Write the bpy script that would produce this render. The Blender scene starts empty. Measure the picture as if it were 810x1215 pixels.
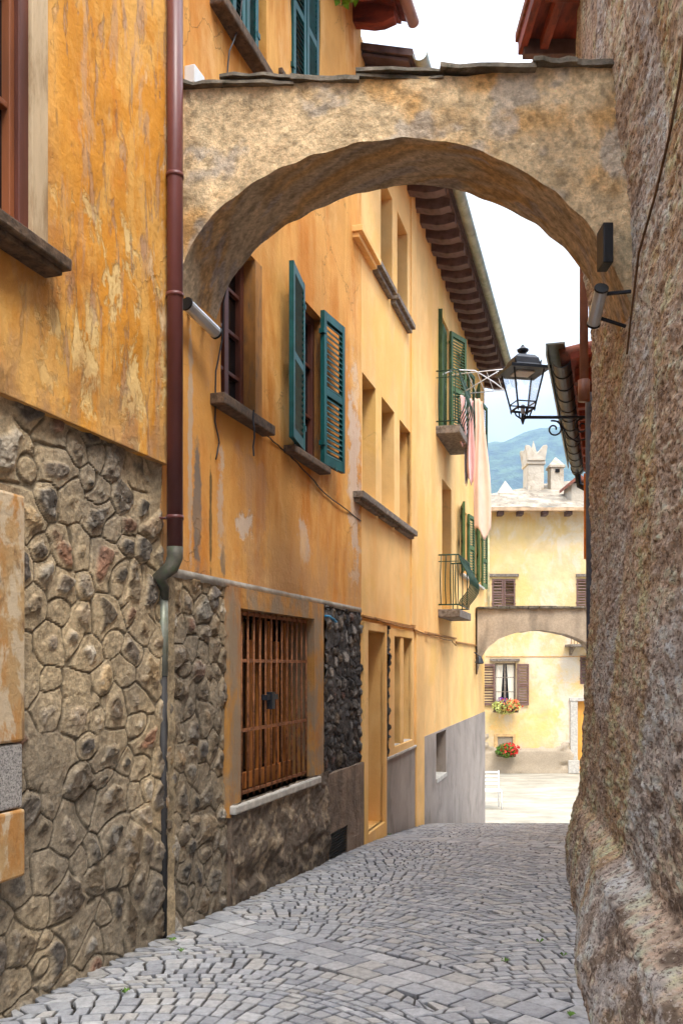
import bpy, math, random
import numpy as np
from mathutils import Matrix, Vector
random.seed(7); RNG = np.random.default_rng(7)
C = bpy.context.scene.collection
F = 1100.0; HX = 405.0; HY = 790.0       # focal length and horizon, in photograph pixels

# ---------------------------------------------------------------- noise
def _h(ix, iy, s):
    n = (ix.astype(np.int64)*374761393 + iy.astype(np.int64)*668265263 + s*1442695041) & 0x7fffffff
    n = ((n ^ (n >> 13))*1274126177) & 0x7fffffff
    n = (n ^ (n >> 16)) & 0xffff
    return n/65535.0
def vn(x, y, s=0):
    x = np.asarray(x, float); y = np.asarray(y, float)
    ix = np.floor(x); iy = np.floor(y); fx = x-ix; fy = y-iy
    fx = fx*fx*(3-2*fx); fy = fy*fy*(3-2*fy)
    a = _h(ix, iy, s); b = _h(ix+1, iy, s); c = _h(ix, iy+1, s); d = _h(ix+1, iy+1, s)
    return (a*(1-fx)+b*fx)*(1-fy)+(c*(1-fx)+d*fx)*fy
def fbm(x, y, s=0, o=4):
    r = 0; a = .5
    for k in range(o):
        r = r+a*vn(x*2**k, y*2**k, s+k*17); a *= .5
    return r/(1-.5**o)
def ss(a, b, x):
    t = np.clip((x-a)/(b-a), 0, 1); return t*t*(3-2*t)

# ---------------------------------------------------------------- ground profile
_py = np.array([-40, 4, 5.4, 9.4, 12.6, 14, 20.5, 22, 26, 4000.])
_pz = np.array([-1.48, -1.51, -1.57, -1.80, -2.13, -2.39, -3.62, -3.68, -3.70, -3.72])
_fy = np.linspace(-40, 60, 1001); _fz = np.interp(_fy, _py, _pz)
_fz = np.convolve(np.pad(_fz, 6, mode='edge'), np.ones(13)/13, 'valid')
def gz(Y): return float(np.interp(Y, _fy, _fz))

# ---------------------------------------------------------------- frames, builder
class Fr:
    """wall frame: u runs along the wall, t into the wall, z up"""
    def __init__(s, ox, oy, dx, dy):
        n = math.hypot(dx, dy); s.o = (ox, oy); s.d = (dx/n, dy/n); s.n = (-dy/n, dx/n)
        s.ang = math.atan2(dy, dx)
    def w(s, u, t, z): return (s.o[0]+u*s.d[0]+t*s.n[0], s.o[1]+u*s.d[1]+t*s.n[1], z)
    def uz(s, px, py, t=0):
        k = (px-HX)/F
        u = (k*(s.o[1]+t*s.n[1])-s.o[0]-t*s.n[0])/(s.d[0]-k*s.d[1])
        Y = s.o[1]+u*s.d[1]+t*s.n[1]
        return u, (HY-py)/F*Y
    def u(s, px, t=0): return s.uz(px, HY, t)[0]
    def ofY(s, Y): return (Y-s.o[1])/s.d[1]
WORLD = Fr(0, 0, 1, 0)      # u = X, t = Y
INFO = {}
def tag(o, label, cat, group=None, kind=None):
    if label: o['label'] = label
    if cat: o['category'] = cat
    if group: o['group'] = group
    if kind: o['kind'] = kind
    return o
def thing(name, label, cat, fr, base, group=None):
    o = bpy.data.objects.new(name, None); C.objects.link(o)
    o.empty_display_size = .2
    o.location = fr.w(*base); o.rotation_euler = (0, 0, fr.ang)
    INFO[o.name] = (fr, base)
    return tag(o, label, cat, group)
class MB:
    def __init__(s): s.v = []; s.f = []; s.M = None; s.col = None
    def av(s, p):
        if s.M is not None: p = s.M @ Vector(p)
        s.v.append(tuple(p)); return len(s.v)-1
    def face(s, *pts): s.f.append([s.av(p) for p in pts]); return s
    def box(s, a, b, c, d, e, f, tap=0):
        i = [s.av(p) for p in ((a, c, e), (b, c, e), (b, d, e), (a, d, e), (a+tap, c+tap, f), (b-tap, c+tap, f), (b-tap, d-tap, f), (a+tap, d-tap, f))]
        for q in ((0, 3, 2, 1), (4, 5, 6, 7), (0, 1, 5, 4), (1, 2, 6, 5), (2, 3, 7, 6), (3, 0, 4, 7)): s.f.append([i[k] for k in q])
        return s
    def tube(s, path, r, n=8, cap=True):
        P = [Vector(p) for p in path]; rs = r if isinstance(r, (list, tuple)) else [r]*len(P)
        rings = []; up = None
        for i, p in enumerate(P):
            d = (P[min(i+1, len(P)-1)]-P[max(i-1, 0)]).normalized()
            if up is None: up = Vector((0, 0, 1)) if abs(d.z) < .9 else Vector((1, 0, 0))
            a = (up-d*up.dot(d)).normalized(); b = d.cross(a); up = a
            rings.append([s.av(p+(a*math.cos(2*math.pi*k/n)+b*math.sin(2*math.pi*k/n))*rs[i]) for k in range(n)])
        for i in range(len(rings)-1):
            for k in range(n):
                s.f.append([rings[i][k], rings[i][(k+1) % n], rings[i+1][(k+1) % n], rings[i+1][k]])
        if cap: s.f.append(rings[0][::-1]); s.f.append(rings[-1])
        return s
    def lathe(s, c, prof, n=12, rot=0):
        rings = [[s.av((c[0]+r*math.cos(rot+2*math.pi*k/n), c[1]+r*math.sin(rot+2*math.pi*k/n), c[2]+z)) for k in range(n)] for r, z in prof]
        for i in range(len(rings)-1):
            for k in range(n): s.f.append([rings[i][k], rings[i][(k+1) % n], rings[i+1][(k+1) % n], rings[i+1][k]])
        s.f.append(rings[0][::-1]); s.f.append(rings[-1]); return s
    def prism(s, poly, axis, a, b):
        """poly of 2-D points in the two other axes, extruded along axis"""
        def mk(p, q): return {0: (q, p[0], p[1]), 1: (p[0], q, p[1]), 2: (p[0], p[1], q)}[axis]
        A = [s.av(mk(p, a)) for p in poly]; B = [s.av(mk(p, b)) for p in poly]; n = len(poly)
        s.f.append(A); s.f.append(B[::-1])
        for k in range(n): s.f.append([A[k], B[k], B[(k+1) % n], A[(k+1) % n]])
        return s
    def grid(s, P, cols=None):
        """P: (n,m,3) array"""
        n, m = P.shape[:2]; b = len(s.v); s.v += [tuple(p) for p in P.reshape(-1, 3)]
        s.f += [[b+i*m+j, b+(i+1)*m+j, b+(i+1)*m+j+1, b+i*m+j+1] for i in range(n-1) for j in range(m-1)]
        return s
    def build(s, name, mat, parent=None, fr=None, base=None, bevel=0, smooth=False, kind=None, colors=None, fixn=True):
        if parent is not None: fr, base = INFO[parent.name]
        if fr is None: fr = WORLD
        if base is None: base = (0, 0, 0)
        me = bpy.data.meshes.new(name)
        me.from_pydata([(x-base[0], y-base[1], z-base[2]) for x, y, z in s.v], [], s.f)
        if colors is not None:
            at = me.color_attributes.new('Col', 'FLOAT_COLOR', 'POINT')
            cc = np.ones((len(s.v), 4), np.float32); cc[:len(colors), :3] = colors
            at.data.foreach_set('color', cc.ravel())
        if fixn:
            import bmesh
            bm = bmesh.new(); bm.from_mesh(me); bmesh.ops.recalc_face_normals(bm, faces=bm.faces); bm.to_mesh(me); bm.free()
        me.materials.append(mat)
        o = bpy.data.objects.new(name, me); C.objects.link(o)
        if smooth: me.polygons.foreach_set('use_smooth', [True]*len(me.polygons))
        if parent is not None: o.parent = parent
        else: o.location = fr.w(*base); o.rotation_euler = (0, 0, fr.ang)
        INFO[o.name] = (fr, base)
        if bevel:
            b = o.modifiers.new('Bevel', 'BEVEL'); b.width = bevel; b.segments = 2; b.limit_method = 'ANGLE'
        if kind: o['kind'] = kind
        return o

# ---------------------------------------------------------------- materials
def S(r, g, b):
    f = lambda c: (c/255/12.92) if c/255 <= .04045 else ((c/255+.055)/1.055)**2.4
    return (f(r), f(g), f(b), 1)
class NT:
    def __init__(s, name):
        s.m = bpy.data.materials.new(name); s.m.use_nodes = True; s.t = s.m.node_tree
        s.b = s.t.nodes['Principled BSDF']; s.b.inputs['Specular IOR Level'].default_value = .3
        s.tc = s.t.nodes.new('ShaderNodeTexCoord')
    def n(s, k, **kw):
        x = s.t.nodes.new(k)
        for a, v in kw.items(): setattr(x, a, v)
        return x
    def l(s, a, b): s.t.links.new(a, b)
    def noise(s, sc, detail=5, rough=.6, off=0, vec=(1, 1, 1), dist=0):
        mp = s.n('ShaderNodeMapping'); mp.inputs['Scale'].default_value = vec; mp.inputs['Location'].default_value = (off, off*.7, off*1.3)
        s.l(s.tc.outputs['Object'], mp.inputs['Vector'])
        x = s.n('ShaderNodeTexNoise'); x.inputs['Scale'].default_value = sc; x.inputs['Detail'].default_value = detail
        x.inputs['Roughness'].default_value = rough; x.inputs['Distortion'].default_value = dist
        s.l(mp.outputs[0], x.inputs['Vector']); return x.outputs['Fac']
    def math(s, op, a, b=None, clamp=False):
        x = s.n('ShaderNodeMath', operation=op); x.use_clamp = clamp
        for i, q in enumerate((a, b)):
            if q is None: continue
            if isinstance(q, (int, float)): x.inputs[i].default_value = q
            else: s.l(q, x.inputs[i])
        return x.outputs[0]
    def rng(s, v, a, b, c=0, d=1):
        x = s.n('ShaderNodeMapRange', interpolation_type='SMOOTHSTEP')
        x.inputs['From Min'].default_value = a; x.inputs['From Max'].default_value = b
        x.inputs['To Min'].default_value = c; x.inputs['To Max'].default_value = d
        s.l(v, x.inputs['Value']); return x.outputs[0]
    def mix(s, f, a, b, bt='MIX'):
        x = s.n('ShaderNodeMix', data_type='RGBA', blend_type=bt)
        for sk, q in ((x.inputs[0], f), (x.inputs[6], a), (x.inputs[7], b)):
            if isinstance(q, (int, float, tuple)): sk.default_value = q
            else: s.l(q, sk)
        return x.outputs[2]
    def ell(s, cu, cz, ru, rz, nz=.6, nsc=6):
        mp = s.n('ShaderNodeMapping'); mp.inputs['Location'].default_value = (-cu/ru, 0, -cz/rz); mp.inputs['Scale'].default_value = (1/ru, 0, 1/rz)
        s.l(s.tc.outputs['Object'], mp.inputs['Vector'])
        ln = s.n('ShaderNodeVectorMath', operation='LENGTH'); s.l(mp.outputs[0], ln.inputs[0])
        v = s.math('ADD', ln.outputs['Value'], s.math('MULTIPLY', s.math('SUBTRACT', s.noise(nsc, 8, .7, cu*3), .5), nz*8))
        return s.rng(v, .6, 1.1, 1, 0)
    def bump(s, h, dist=.01, strength=1, prev=None):
        x = s.n('ShaderNodeBump'); x.inputs['Distance'].default_value = dist; x.inputs['Strength'].default_value = strength
        s.l(h, x.inputs['Height'])
        if prev: s.l(prev, x.inputs['Normal'])
        return x.outputs[0]
    def done(s, col, rough=.8, nrm=None, metal=0):
        if isinstance(col, tuple): s.b.inputs['Base Color'].default_value = col
        else: s.l(col, s.b.inputs['Base Color'])
        if isinstance(rough, (int, float)): s.b.inputs['Roughness'].default_value = rough
        else: s.l(rough, s.b.inputs['Roughness'])
        s.b.inputs['Metallic'].default_value = metal
        if nrm: s.l(nrm, s.b.inputs['Normal'])
        return s.m
def scl(c, k): return (min(1, c[0]*k), min(1, c[1]*k), min(1, c[2]*k), 1)
def simple(name, col, rough=.7, var=.25, sc=6, vec=(1, 1, 1), bump=.002, bsc=60, metal=0, col2=None, thr=(.45, .7)):
    t = NT(name); n = t.noise(sc, 6, .6, vec=vec)
    c = t.mix(t.rng(n, .3, .7), scl(col, 1-var), scl(col, 1+var))
    if col2: c = t.mix(t.rng(t.noise(sc*1.7, 7, .7, 5, vec=vec), *thr), c, col2)
    return t.done(c, rough, t.bump(t.noise(bsc, 6, .65, 2, vec=vec), bump) if bump else None, metal)
def plaster(name, base, layers, bump=.004, bsc=25, rough=.9, crack=0, flake=0):
    """layers: (colour, scale, vec, lo, hi, amount, extra) ; extra = ellipse tuple or ('z',a,b) height limits"""
    t = NT(name); c = t.mix(t.rng(t.noise(1.4, 6, .6, 9), .3, .7), scl(base, .86), scl(base, 1.1)); hs = []
    for i, (col, sc, vec, lo, hi, amt, ex) in enumerate(layers):
        if ex and ex[0] == 'e': f = t.ell(*ex[1:])
        else:
            f = t.rng(t.noise(sc, 9, .68, 3.1*i+2, vec, .4), lo, hi)
            if ex and ex[0] == 'z':
                sp = t.n('ShaderNodeSeparateXYZ'); t.l(t.tc.outputs['Object'], sp.inputs[0])
                f = t.math('MULTIPLY', f, t.rng(sp.outputs[2], ex[1], ex[2]))
            if ex and ex[0] == 'u':
                sp = t.n('ShaderNodeSeparateXYZ'); t.l(t.tc.outputs['Object'], sp.inputs[0])
                f = t.math('MULTIPLY', f, t.rng(sp.outputs[0], ex[1], ex[2]))
            if ex and ex[0] == 'x': f = t.math('MULTIPLY', f, t.ell(*ex[1:]))
        c = t.mix(t.math('MULTIPLY', f, amt), c, col)
        if i in (3, 4, 7): hs.append(f)
    if crack:
        vo = t.n('ShaderNodeTexVoronoi', feature='DISTANCE_TO_EDGE'); vo.inputs['Scale'].default_value = 1.3
        wn = t.n('ShaderNodeTexNoise'); wn.inputs['Scale'].default_value = 5; wn.inputs['Detail'].default_value = 8; t.l(t.tc.outputs['Object'], wn.inputs['Vector'])
        va = t.n('ShaderNodeMix', data_type='RGBA', blend_type='LINEAR_LIGHT'); va.inputs[0].default_value = .22; t.l(t.tc.outputs['Object'], va.inputs[6]); t.l(wn.outputs['Color'], va.inputs[7]); t.l(va.outputs[2], vo.inputs['Vector'])
        f = t.math('MULTIPLY', t.rng(vo.outputs['Distance'], .002, .009, 1, 0), t.rng(t.noise(.9, 3, .5, 31), .5, .6)); f = t.math('MULTIPLY', f, crack)
        c = t.mix(f, c, scl(base, .28)); hs.append(t.math('MULTIPLY', f, -1.0))
    pb = None
    if flake:
        for f in hs: pb = t.bump(f, flake, prev=pb)
    b1 = t.bump(t.noise(bsc, 8, .7, 1), bump, prev=pb); b2 = t.bump(t.noise(3, 5, .6, 4), bump*3, prev=b1)
    return t.done(c, rough, b2)

ORANGE = S(220, 148, 48); OCHRE = S(216, 156, 80); YEL = S(240, 194, 126)
def attrmat(name, bump=.006, bsc=45, var=.35, rough=.9, spk=None, vec=(1, 1, 1), spk2=False):
    t = NT(name); a = t.n('ShaderNodeAttribute', attribute_name='Col')
    g = t.rng(t.noise(28, 9, .75, 1, vec), .25, .75, 1-var, 1+var)
    gg = t.n('ShaderNodeCombineColor'); [t.l(g, gg.inputs[i]) for i in range(3)]
    c = t.mix(1.0, a.outputs['Color'], gg.outputs[0], 'MULTIPLY')
    if spk2:
        n1 = t.noise(52, 6, .8, 11, vec); n2 = t.noise(44, 6, .8, 23, vec)
        c = t.mix(t.math('MULTIPLY', t.rng(n1, .50, .58), .85), c, S(88, 66, 54)); c = t.mix(t.math('MULTIPLY', t.rng(n2, .54, .62), .7), c, S(226, 212, 200))
    if spk: c = t.mix(t.rng(t.noise(spk[1], 4, .7, 7), *spk[2]), c, spk[0])
    return t.done(c, rough, t.bump(t.noise(bsc, 9, .72, 3, vec), bump))
M = {}
M['stone'] = attrmat('rubble_stone', .016, 34, .5)
M['rough'] = attrmat('roughcast', .03, 42, .35, .95, vec=(.6, .4, 1), spk2=True)
M['cobble'] = attrmat('granite_setts', .003, 160, .28, .62)
M['brownpipe'] = simple('brown_pipe', S(104, 60, 56), .35, .2, 5, (1, 1, .3), .0006, 20)
M['leadpipe'] = simple('weathered_pipe', S(92, 88, 78), .55, .35, 12, bump=.002, metal=.2, col2=S(80, 92, 66))
M['darkpipe'] = simple('dark_pipe', S(52, 50, 50), .6, .3, 8)
M['wood'] = simple('brown_wood', S(100, 58, 46), .45, .35, 9, (1, 1, .12), .001, 30)
M['sash'] = simple('sash_wood', S(142, 84, 52), .45, .3, 9, (1, 1, .12), .001, 30)
M['dwood'] = simple('dark_wood', S(58, 34, 28), .55, .35, 9, (1, 1, .12), .001, 30)
M['owood'] = simple('orange_wood', S(200, 130, 66), .5, .4, 10, (1, 1, .1), .001, 30, col2=S(120, 66, 34))
M['teal'] = simple('teal_paint', S(16, 78, 78), .5, .25, 8, bump=.0006, bsc=30, col2=S(70, 120, 112), thr=(.64, .75))
M['green'] = simple('green_paint', S(78, 102, 60), .55, .25, 8, bump=.0008, bsc=30, col2=S(110, 140, 90), thr=(.6, .85))
M['brownsh'] = simple('brown_paint', S(112, 84, 76), .6, .2, 8, bump=.0006)
M['sill'] = simple('grey_sill', S(128, 118, 108), .85, .35, 14, bump=.006, bsc=30, col2=S(86, 72, 58))
M['dsill'] = simple('brown_sill', S(100, 80, 62), .85, .4, 14, bump=.008, bsc=30, col2=S(60, 48, 40))
M['lsill'] = simple('pale_sill', S(186, 180, 170), .85, .2, 14, bump=.003, bsc=30)
M['slate'] = simple('slate_coping', S(112, 102, 88), .8, .45, 7, bump=.012, bsc=24, col2=S(62, 60, 46))
M['jamb'] = simple('stone_jamb', S(196, 172, 138), .85, .15, 6, (1, 1, .2), .003, 40, col2=S(150, 120, 84))
M['ojamb'] = simple('ochre_jamb', S(168, 118, 62), .85, .25, 8, (1, 1, .3), .004, 40, col2=S(120, 96, 70))
M['glass'] = simple('dark_glass', S(26, 28, 30), .06, .2, 3, bump=0)
M['dark'] = simple('dark_interior', S(22, 18, 16), .9, .2)
M['curtain'] = simple('curtain_cloth', S(226, 220, 206), .8, .1, 8, (1, 1, .1), .004, 12)
M['rust'] = simple('rusty_iron', S(150, 98, 64), .7, .4, 22, bump=.0015, bsc=120, col2=S(96, 62, 46))
M['iron'] = simple('dark_iron', S(44, 48, 56), .45, .25, 12, bump=.0005, metal=.2)
M['giron'] = simple('green_iron', S(40, 66, 50), .5, .25, 12, bump=.0005)
M['white'] = simple('white_paint', S(226, 228, 230), .45, .06, 6, bump=.0004)
M['alu'] = simple('aluminium', S(196, 200, 204), .3, .1, 8, bump=.0003, metal=.6)
M['black'] = simple('black_plastic', S(30, 30, 32), .5, .2)
M['redwood'] = simple('red_eave_wood', S(134, 58, 36), .65, .45, 7, (1, .3, 1), .002, 30, col2=S(82, 36, 26))
M['eave'] = simple('brown_eave_wood', S(98, 78, 74), .75, .3, 7, bump=.002, bsc=30)
M['gutter'] = simple('zinc_gutter', S(150, 152, 140), .45, .25, 4, bump=.0008, metal=.35, col2=S(120, 128, 108))
M['tile'] = simple('clay_tile', S(140, 84, 66), .85, .35, 9, bump=.004, bsc=40, col2=S(96, 74, 62))
M['coppipe'] = simple('copper_pipe', S(138, 94, 76), .4, .2, 6, bump=.0005)
M['peach'] = simple('peach_cloth', S(240, 202, 176), .85, .06, 4, bump=.001, bsc=20)
M['pink'] = simple('pink_cloth', S(236, 196, 188), .85, .06, 4, bump=.001, bsc=20)
M['dadoM'] = plaster('grey_cement', S(160, 148, 138), [(S(120, 110, 102), 2.2, (1, 1, .7), .45, .7, .7, None), (S(178, 168, 156), 5, (1, 1, .8), .55, .75, .5, None)], .003)
M['cement'] = plaster('brown_cement', S(140, 120, 102), [(S(92, 78, 66), 4, (1, 1, .5), .45, .65, .8, None), (S(150, 132, 112), 9, (1, 1, 1), .58, .7, .6, None)], .02, 18)
M['leaf'] = simple('leaf', S(96, 132, 50), .6, .4, 30, bump=0)
M['petals'] = simple('orange_petals', S(232, 110, 70), .6, .3, 30, bump=0)
M['redpetals'] = simple('red_petals', S(206, 44, 40), .6, .3, 30, bump=0)
M['purple'] = simple('purple_petals', S(120, 60, 150), .6, .3, 30, bump=0)
M['pale_leaf'] = simple('pale_leaf', S(190, 196, 110), .6, .3, 30, bump=0)

# ---------------------------------------------------------------- wall with openings
def wallmesh(m, u0, u1, z0, z1, holes=(), res=.25, t=0, hf=None):
    def brk(a, b, xs):
        xs = sorted({a, b, *[x for x in xs if a < x < b]}); out = []
        for p, q in zip(xs, xs[1:]):
            n = max(1, int(math.ceil((q-p)/res))); out += [p+(q-p)*k/n for k in range(n)]
        return out+[b]
    us = brk(u0, u1, [x for h in holes for x in h[:2]]); zs = brk(z0, z1, [x for h in holes for x in h[2:4]])
    U, Z = np.meshgrid(us, zs, indexing='ij')
    T = np.full(U.shape, float(t)) + (hf(U, Z) if hf else 0)
    idx = {}; 
    def vid(i, j, d=None):
        k = (i, j, d)
        if k not in idx: idx[k] = m.av((U[i, j], T[i, j] if d is None else t+d, Z[i, j]))
        return idx[k]
    H = {}
    for i in range(len(us)-1):
        for j in range(len(zs)-1):
            cu = (us[i]+us[i+1])/2; cz = (zs[j]+zs[j+1])/2
            for h in holes:
                if h[0] < cu < h[1] and h[2] < cz < h[3]: H[i, j] = h[4] if len(h) > 4 else .25; break
    for i in range(len(us)-1):
        for j in range(len(zs)-1):
            if (i, j) not in H:
                m.f.append([vid(i, j), vid(i+1, j), vid(i+1, j+1), vid(i, j+1)])
            else:
                d = H[i, j]
                for (a, b, e, f) in (((i, j), (i+1, j), i, j-1), ((i+1, j), (i+1, j+1), i+1, j), ((i+1, j+1), (i, j+1), i, j+1), ((i, j+1), (i, j), i-1, j)):
                    if (e, f) not in H: m.f.append([vid(*a), vid(*b), vid(*b, d), vid(*a, d)])
    return m
def core(m, u0, u1, z0, z1, t0=.42, t1=6, tf=0):
    m.box(u0+.01, u1-.01, t0, t1, z0, z1-.01)
    m.face((u0, tf, z0), (u0, t0+.01, z0), (u0, t0+.01, z1), (u0, tf, z1))
    m.face((u1, tf, z0), (u1, t0+.01, z0), (u1, t0+.01, z1), (u1, tf, z1))
    m.face((u0, tf, z1), (u1, tf, z1), (u1, t0+.01, z1), (u0, t0+.01, z1))
def opening(fr, x0, x1, yt, yb, t=0, d=.25, at=None):
    at = x0 if at is None else at
    return (fr.u(x0, t), fr.u(x1, t), fr.uz(at, yb, t)[1], fr.uz(at, yt, t)[1], d)

def shutter(parent, name, mat, uh, t0, du, dt, w, z0, z1, slat=.046, label=None, panel=False):
    """leaf hinged at (uh,t0), running in direction (du,dt)"""
    n = math.hypot(du, dt); a = math.atan2(dt, du)
    m = MB(); m.M = Matrix.Translation((uh, t0, 0)) @ Matrix.Rotation(a, 4, 'Z')
    th = .019
    m.box(0, .055, -th, th, z0, z1); m.box(w-.055, w, -th, th, z0, z1)
    zm = z0+(z1-z0)*.48
    for za, zb in ((z0, z0+.08), (z1-.07, z1), (zm-.03, zm+.03)): m.box(.055, w-.055, -th+.002, th-.002, za, zb)
    for a0, a1 in ((z0+.08, zm-.03), (zm+.03, z1-.07)):
        k = max(1, int((a1-a0)/slat)); s = (a1-a0)/k
        for i in range(k):
            c = a0+(i+.5)*s; B = m.M
            m.M = B @ Matrix.Translation((0, 0, c)) @ Matrix.Rotation(math.radians(52), 4, 'X')
            m.box(.05, w-.05, -.026, .026, -.003, .003); m.M = B
    # hinge straps and hook
    m.box(-.02, .03, -th-.006, th+.006, z1-.2, z1-.16); m.box(-.02, .03, -th-.006, th+.006, z0+.16, z0+.2)
    m.tube([(w*.5, -th, z0+.01), (w*.5, -th-.02, z0-.03)], .006, 5)
    o = m.build(name, mat, parent)
    if label: o['label'] = label
    return o
def glazing(house, h, t, wood, name='window', nz=3, nu=2, fw=.06, curtain=False):
    """window frame with glazing bars inside an opening; pane as sub-part"""
    u0, u1, z0, z1 = h[:4]; m = MB()
    m.box(u0, u0+fw, t-.03, t+.04, z0, z1); m.box(u1-fw, u1, t-.03, t+.04, z0, z1)
    m.box(u0+fw, u1-fw, t-.03, t+.04, z0, z0+fw); m.box(u0+fw, u1-fw, t-.03, t+.04, z1-fw, z1)
    if nu > 1:
        for k in range(1, nu):
            c = u0+(u1-u0)*k/nu; m.box(c-.035, c+.035, t-.028, t+.038, z0+fw, z1-fw)
    for k in range(1, nz):
        c = z0+(z1-z0)*k/nz; m.box(u0+fw, u1-fw, t-.02, t+.03, c-.014, c+.014)
    o = m.build(name, wood, house, bevel=.004)
    MB().box(u0+fw*.5, u1-fw*.5, t+.012, t+.02, z0+fw*.5, z1-fw*.5).build('pane', M['glass'], o)
    return o
def surround(m, o0, o1, zb, zt, h, t0, t1):
    """raised frame between outer rect and opening h"""
    m.box(o0, h[0], t0, t1, zb, zt); m.box(h[1], o1, t0, t1, zb, zt); m.box(h[0], h[1], t0, t1, h[3], zt)
    if h[2] > zb+.005: m.box(h[0], h[1], t0, t1, zb, h[2])
def wavy(fr, pts, t, r, m=None, sag=.0, n=5):
    m = m or MB(); P = []
    for (a, b) in zip(pts, pts[1:]):
        ua, za = fr.uz(*a, t); ub, zb = fr.uz(*b, t)
        for k in range(n):
            q = k/n; P.append((ua+(ub-ua)*q, t+.006*math.sin(9*q), za+(zb-za)*q-sag*4*q*(1-q)))
    P.append((ub, t, zb)); return m.tube(P, r, 5)

# ---------------------------------------------------------------- rubble stonework as relief
PAL = [S(132, 112, 88), S(112, 92, 72), S(152, 138, 120), S(96, 84, 74), S(168, 156, 138), S(140, 112, 76), S(76, 72, 72), S(120, 96, 66), S(156, 130, 94), S(124, 106, 84), S(146, 128, 106), S(110, 98, 86), S(58, 56, 58), S(186, 176, 160), S(132, 90, 68)]
def cells(U, Z, sx, sz, jit, seed, wt=0):
    """nearest and second nearest jittered brick-bond seed: id, edge distance (m), offset from the seed"""
    r = np.floor(Z/sz); best = np.full(U.shape, 9e9); sec = best.copy(); ID = np.zeros(U.shape); OX = np.zeros(U.shape); OZ = np.zeros(U.shape); OX2 = OX.copy(); OZ2 = OZ.copy()
    for dr in (-1, 0, 1):
        rr = r+dr; off = .5*(rr % 2)+.35*_h(rr, rr*0+3, seed+5); c = np.floor(U/sx-off)
        for dc in (-1, 0, 1):
            q = c+dc; jx = (_h(q, rr, seed)-.5)*jit; jz = (_h(q, rr, seed+1)-.5)*jit
            px = (q+.5+off+jx)*sx; pz = (rr+.5+jz)*sz; dx = U-px; dz = Z-pz; d = np.hypot(dx/sx, dz/sz)*(1+wt*(_h(q, rr, seed+15)-.5))
            nb = d < best
            sec2 = np.where(nb, best, np.minimum(sec, d)); OX2 = np.where(nb, OX, np.where(d < sec, dx, OX2)); OZ2 = np.where(nb, OZ, np.where(d < sec, dz, OZ2)); sec = sec2
            ID = np.where(nb, rr*733+q*7919+seed, ID); OX = np.where(nb, dx, OX); OZ = np.where(nb, dz, OZ); best = np.where(nb, d, best)
    return ID, (sec-best)*.5*min(sx, sz), OX, OZ
def rubble(m, u0, u1, z0, z1, res, rowh, cw, seed, t=0, amp=.05, mortar=S(150, 124, 88), wav=.07, dirt=True, tilt=0, mw=1.0):
    us = np.arange(u0, u1+res*.5, res); us[-1] = u1; zs = np.arange(z0, z1+res*.5, res); zs[-1] = z1
    U, Z = np.meshgrid(us, zs, indexing='ij')
    Uw = U+wav*.6*(fbm(U*2.2, Z*2.2, seed+9, 3)-.5)*2+.014*(vn(U*13, Z*13, seed+12)-.5)
    Zw = Z+wav*(fbm(U*1.3, Z*1.1, seed, 3)-.5)*2+.012*(vn(U*14, Z*12, seed+3)-.5)
    sz = sum(rowh)/2; sx = sum(cw)/2
    ID, E, OX, OZ = cells(Uw, Zw, sx, sz, .8, seed, .8)
    h1 = _h(ID, ID*0+1, seed+2); h2 = _h(ID, ID*0+2, seed+3); h3 = _h(ID, ID*0+3, seed+4); h4 = _h(ID, ID*0+4, seed+6); h5 = _h(ID, ID*0+5, seed+8)
    n1 = fbm(U*12, Z*12, seed+21, 4)-.5
    marg = (.010+.050*h1**1.3)*mw*sz/.2
    mask = ss(0, .016, E-marg+.05*n1*sz/.2)
    # chipped facets inside each stone
    f1, e1, ox1, oz1 = cells(U+.02*n1, Z+.02*n1, .075, .06, 1.0, seed+50)
    f2, e2, ox2, oz2 = cells(U, Z, .032, .028, 1.0, seed+70)
    g = lambda I, k: _h(I, I*0+k, seed+31)-.5
    facet = .9*g(f1, 1)+(ox1*g(f1, 2)+oz1*g(f1, 3))*26+.25*g(f2, 1)+(ox2*g(f2, 2)+oz2*g(f2, 3))*18
    til = (OX*(h2-.5)+OZ*(h3-.65))*6
    H = mask*amp*(.45+.7*h4+.42*facet+.5*til+.35*(fbm(U*24, Z*24, seed+34, 4)-.5)*2)
    H += .004*(fbm(U*30, Z*30, seed+5, 3)-.5)*2+.02*(fbm(U*3, Z*3, seed+8, 3)-.5)*2
    gr = ss(.0075, .002, E)*ss(.25, .35, vn(U*5, Z*5, seed+2))
    H -= .010*gr
    pal = np.array([p[:3] for p in PAL]); ci = (h5*len(PAL)*.999).astype(int)
    mc = np.array(mortar[:3])*(.74+.5*fbm(U*6, Z*6, seed+61, 5))[..., None]
    sc = pal[ci]*(.65+.85*h2**1.3)[..., None]*.84+.16*mc
    sc = sc*(.7+.6*fbm(U*20, Z*20, seed+51, 4)+.25*g(f1, 5))[..., None]
    vein = ss(.60, .68, fbm(U*16, Z*22, seed+52, 4))[..., None]; sc = sc*(1-.5*vein)+np.array(S(190, 178, 160)[:3])*.5*vein
    k = mask[..., None]; col = mc*(1-k)+sc*k
    col = col*(1-.6*gr)[..., None]
    if dirt:
        dk = ss(.3, .75, fbm(U*1.6, Z*1.3, seed+71, 4)+.3*ss(z0+1.3, z0, Z))[..., None]
        g_ = col.mean(-1, keepdims=True); col = (col*(1-.25*dk)+g_*.25*dk)*(1-.36*dk)
    m.grid(np.stack([U, t-H, Z], -1))
    return np.clip(col, 0, 1).reshape(-1, 3)
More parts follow.
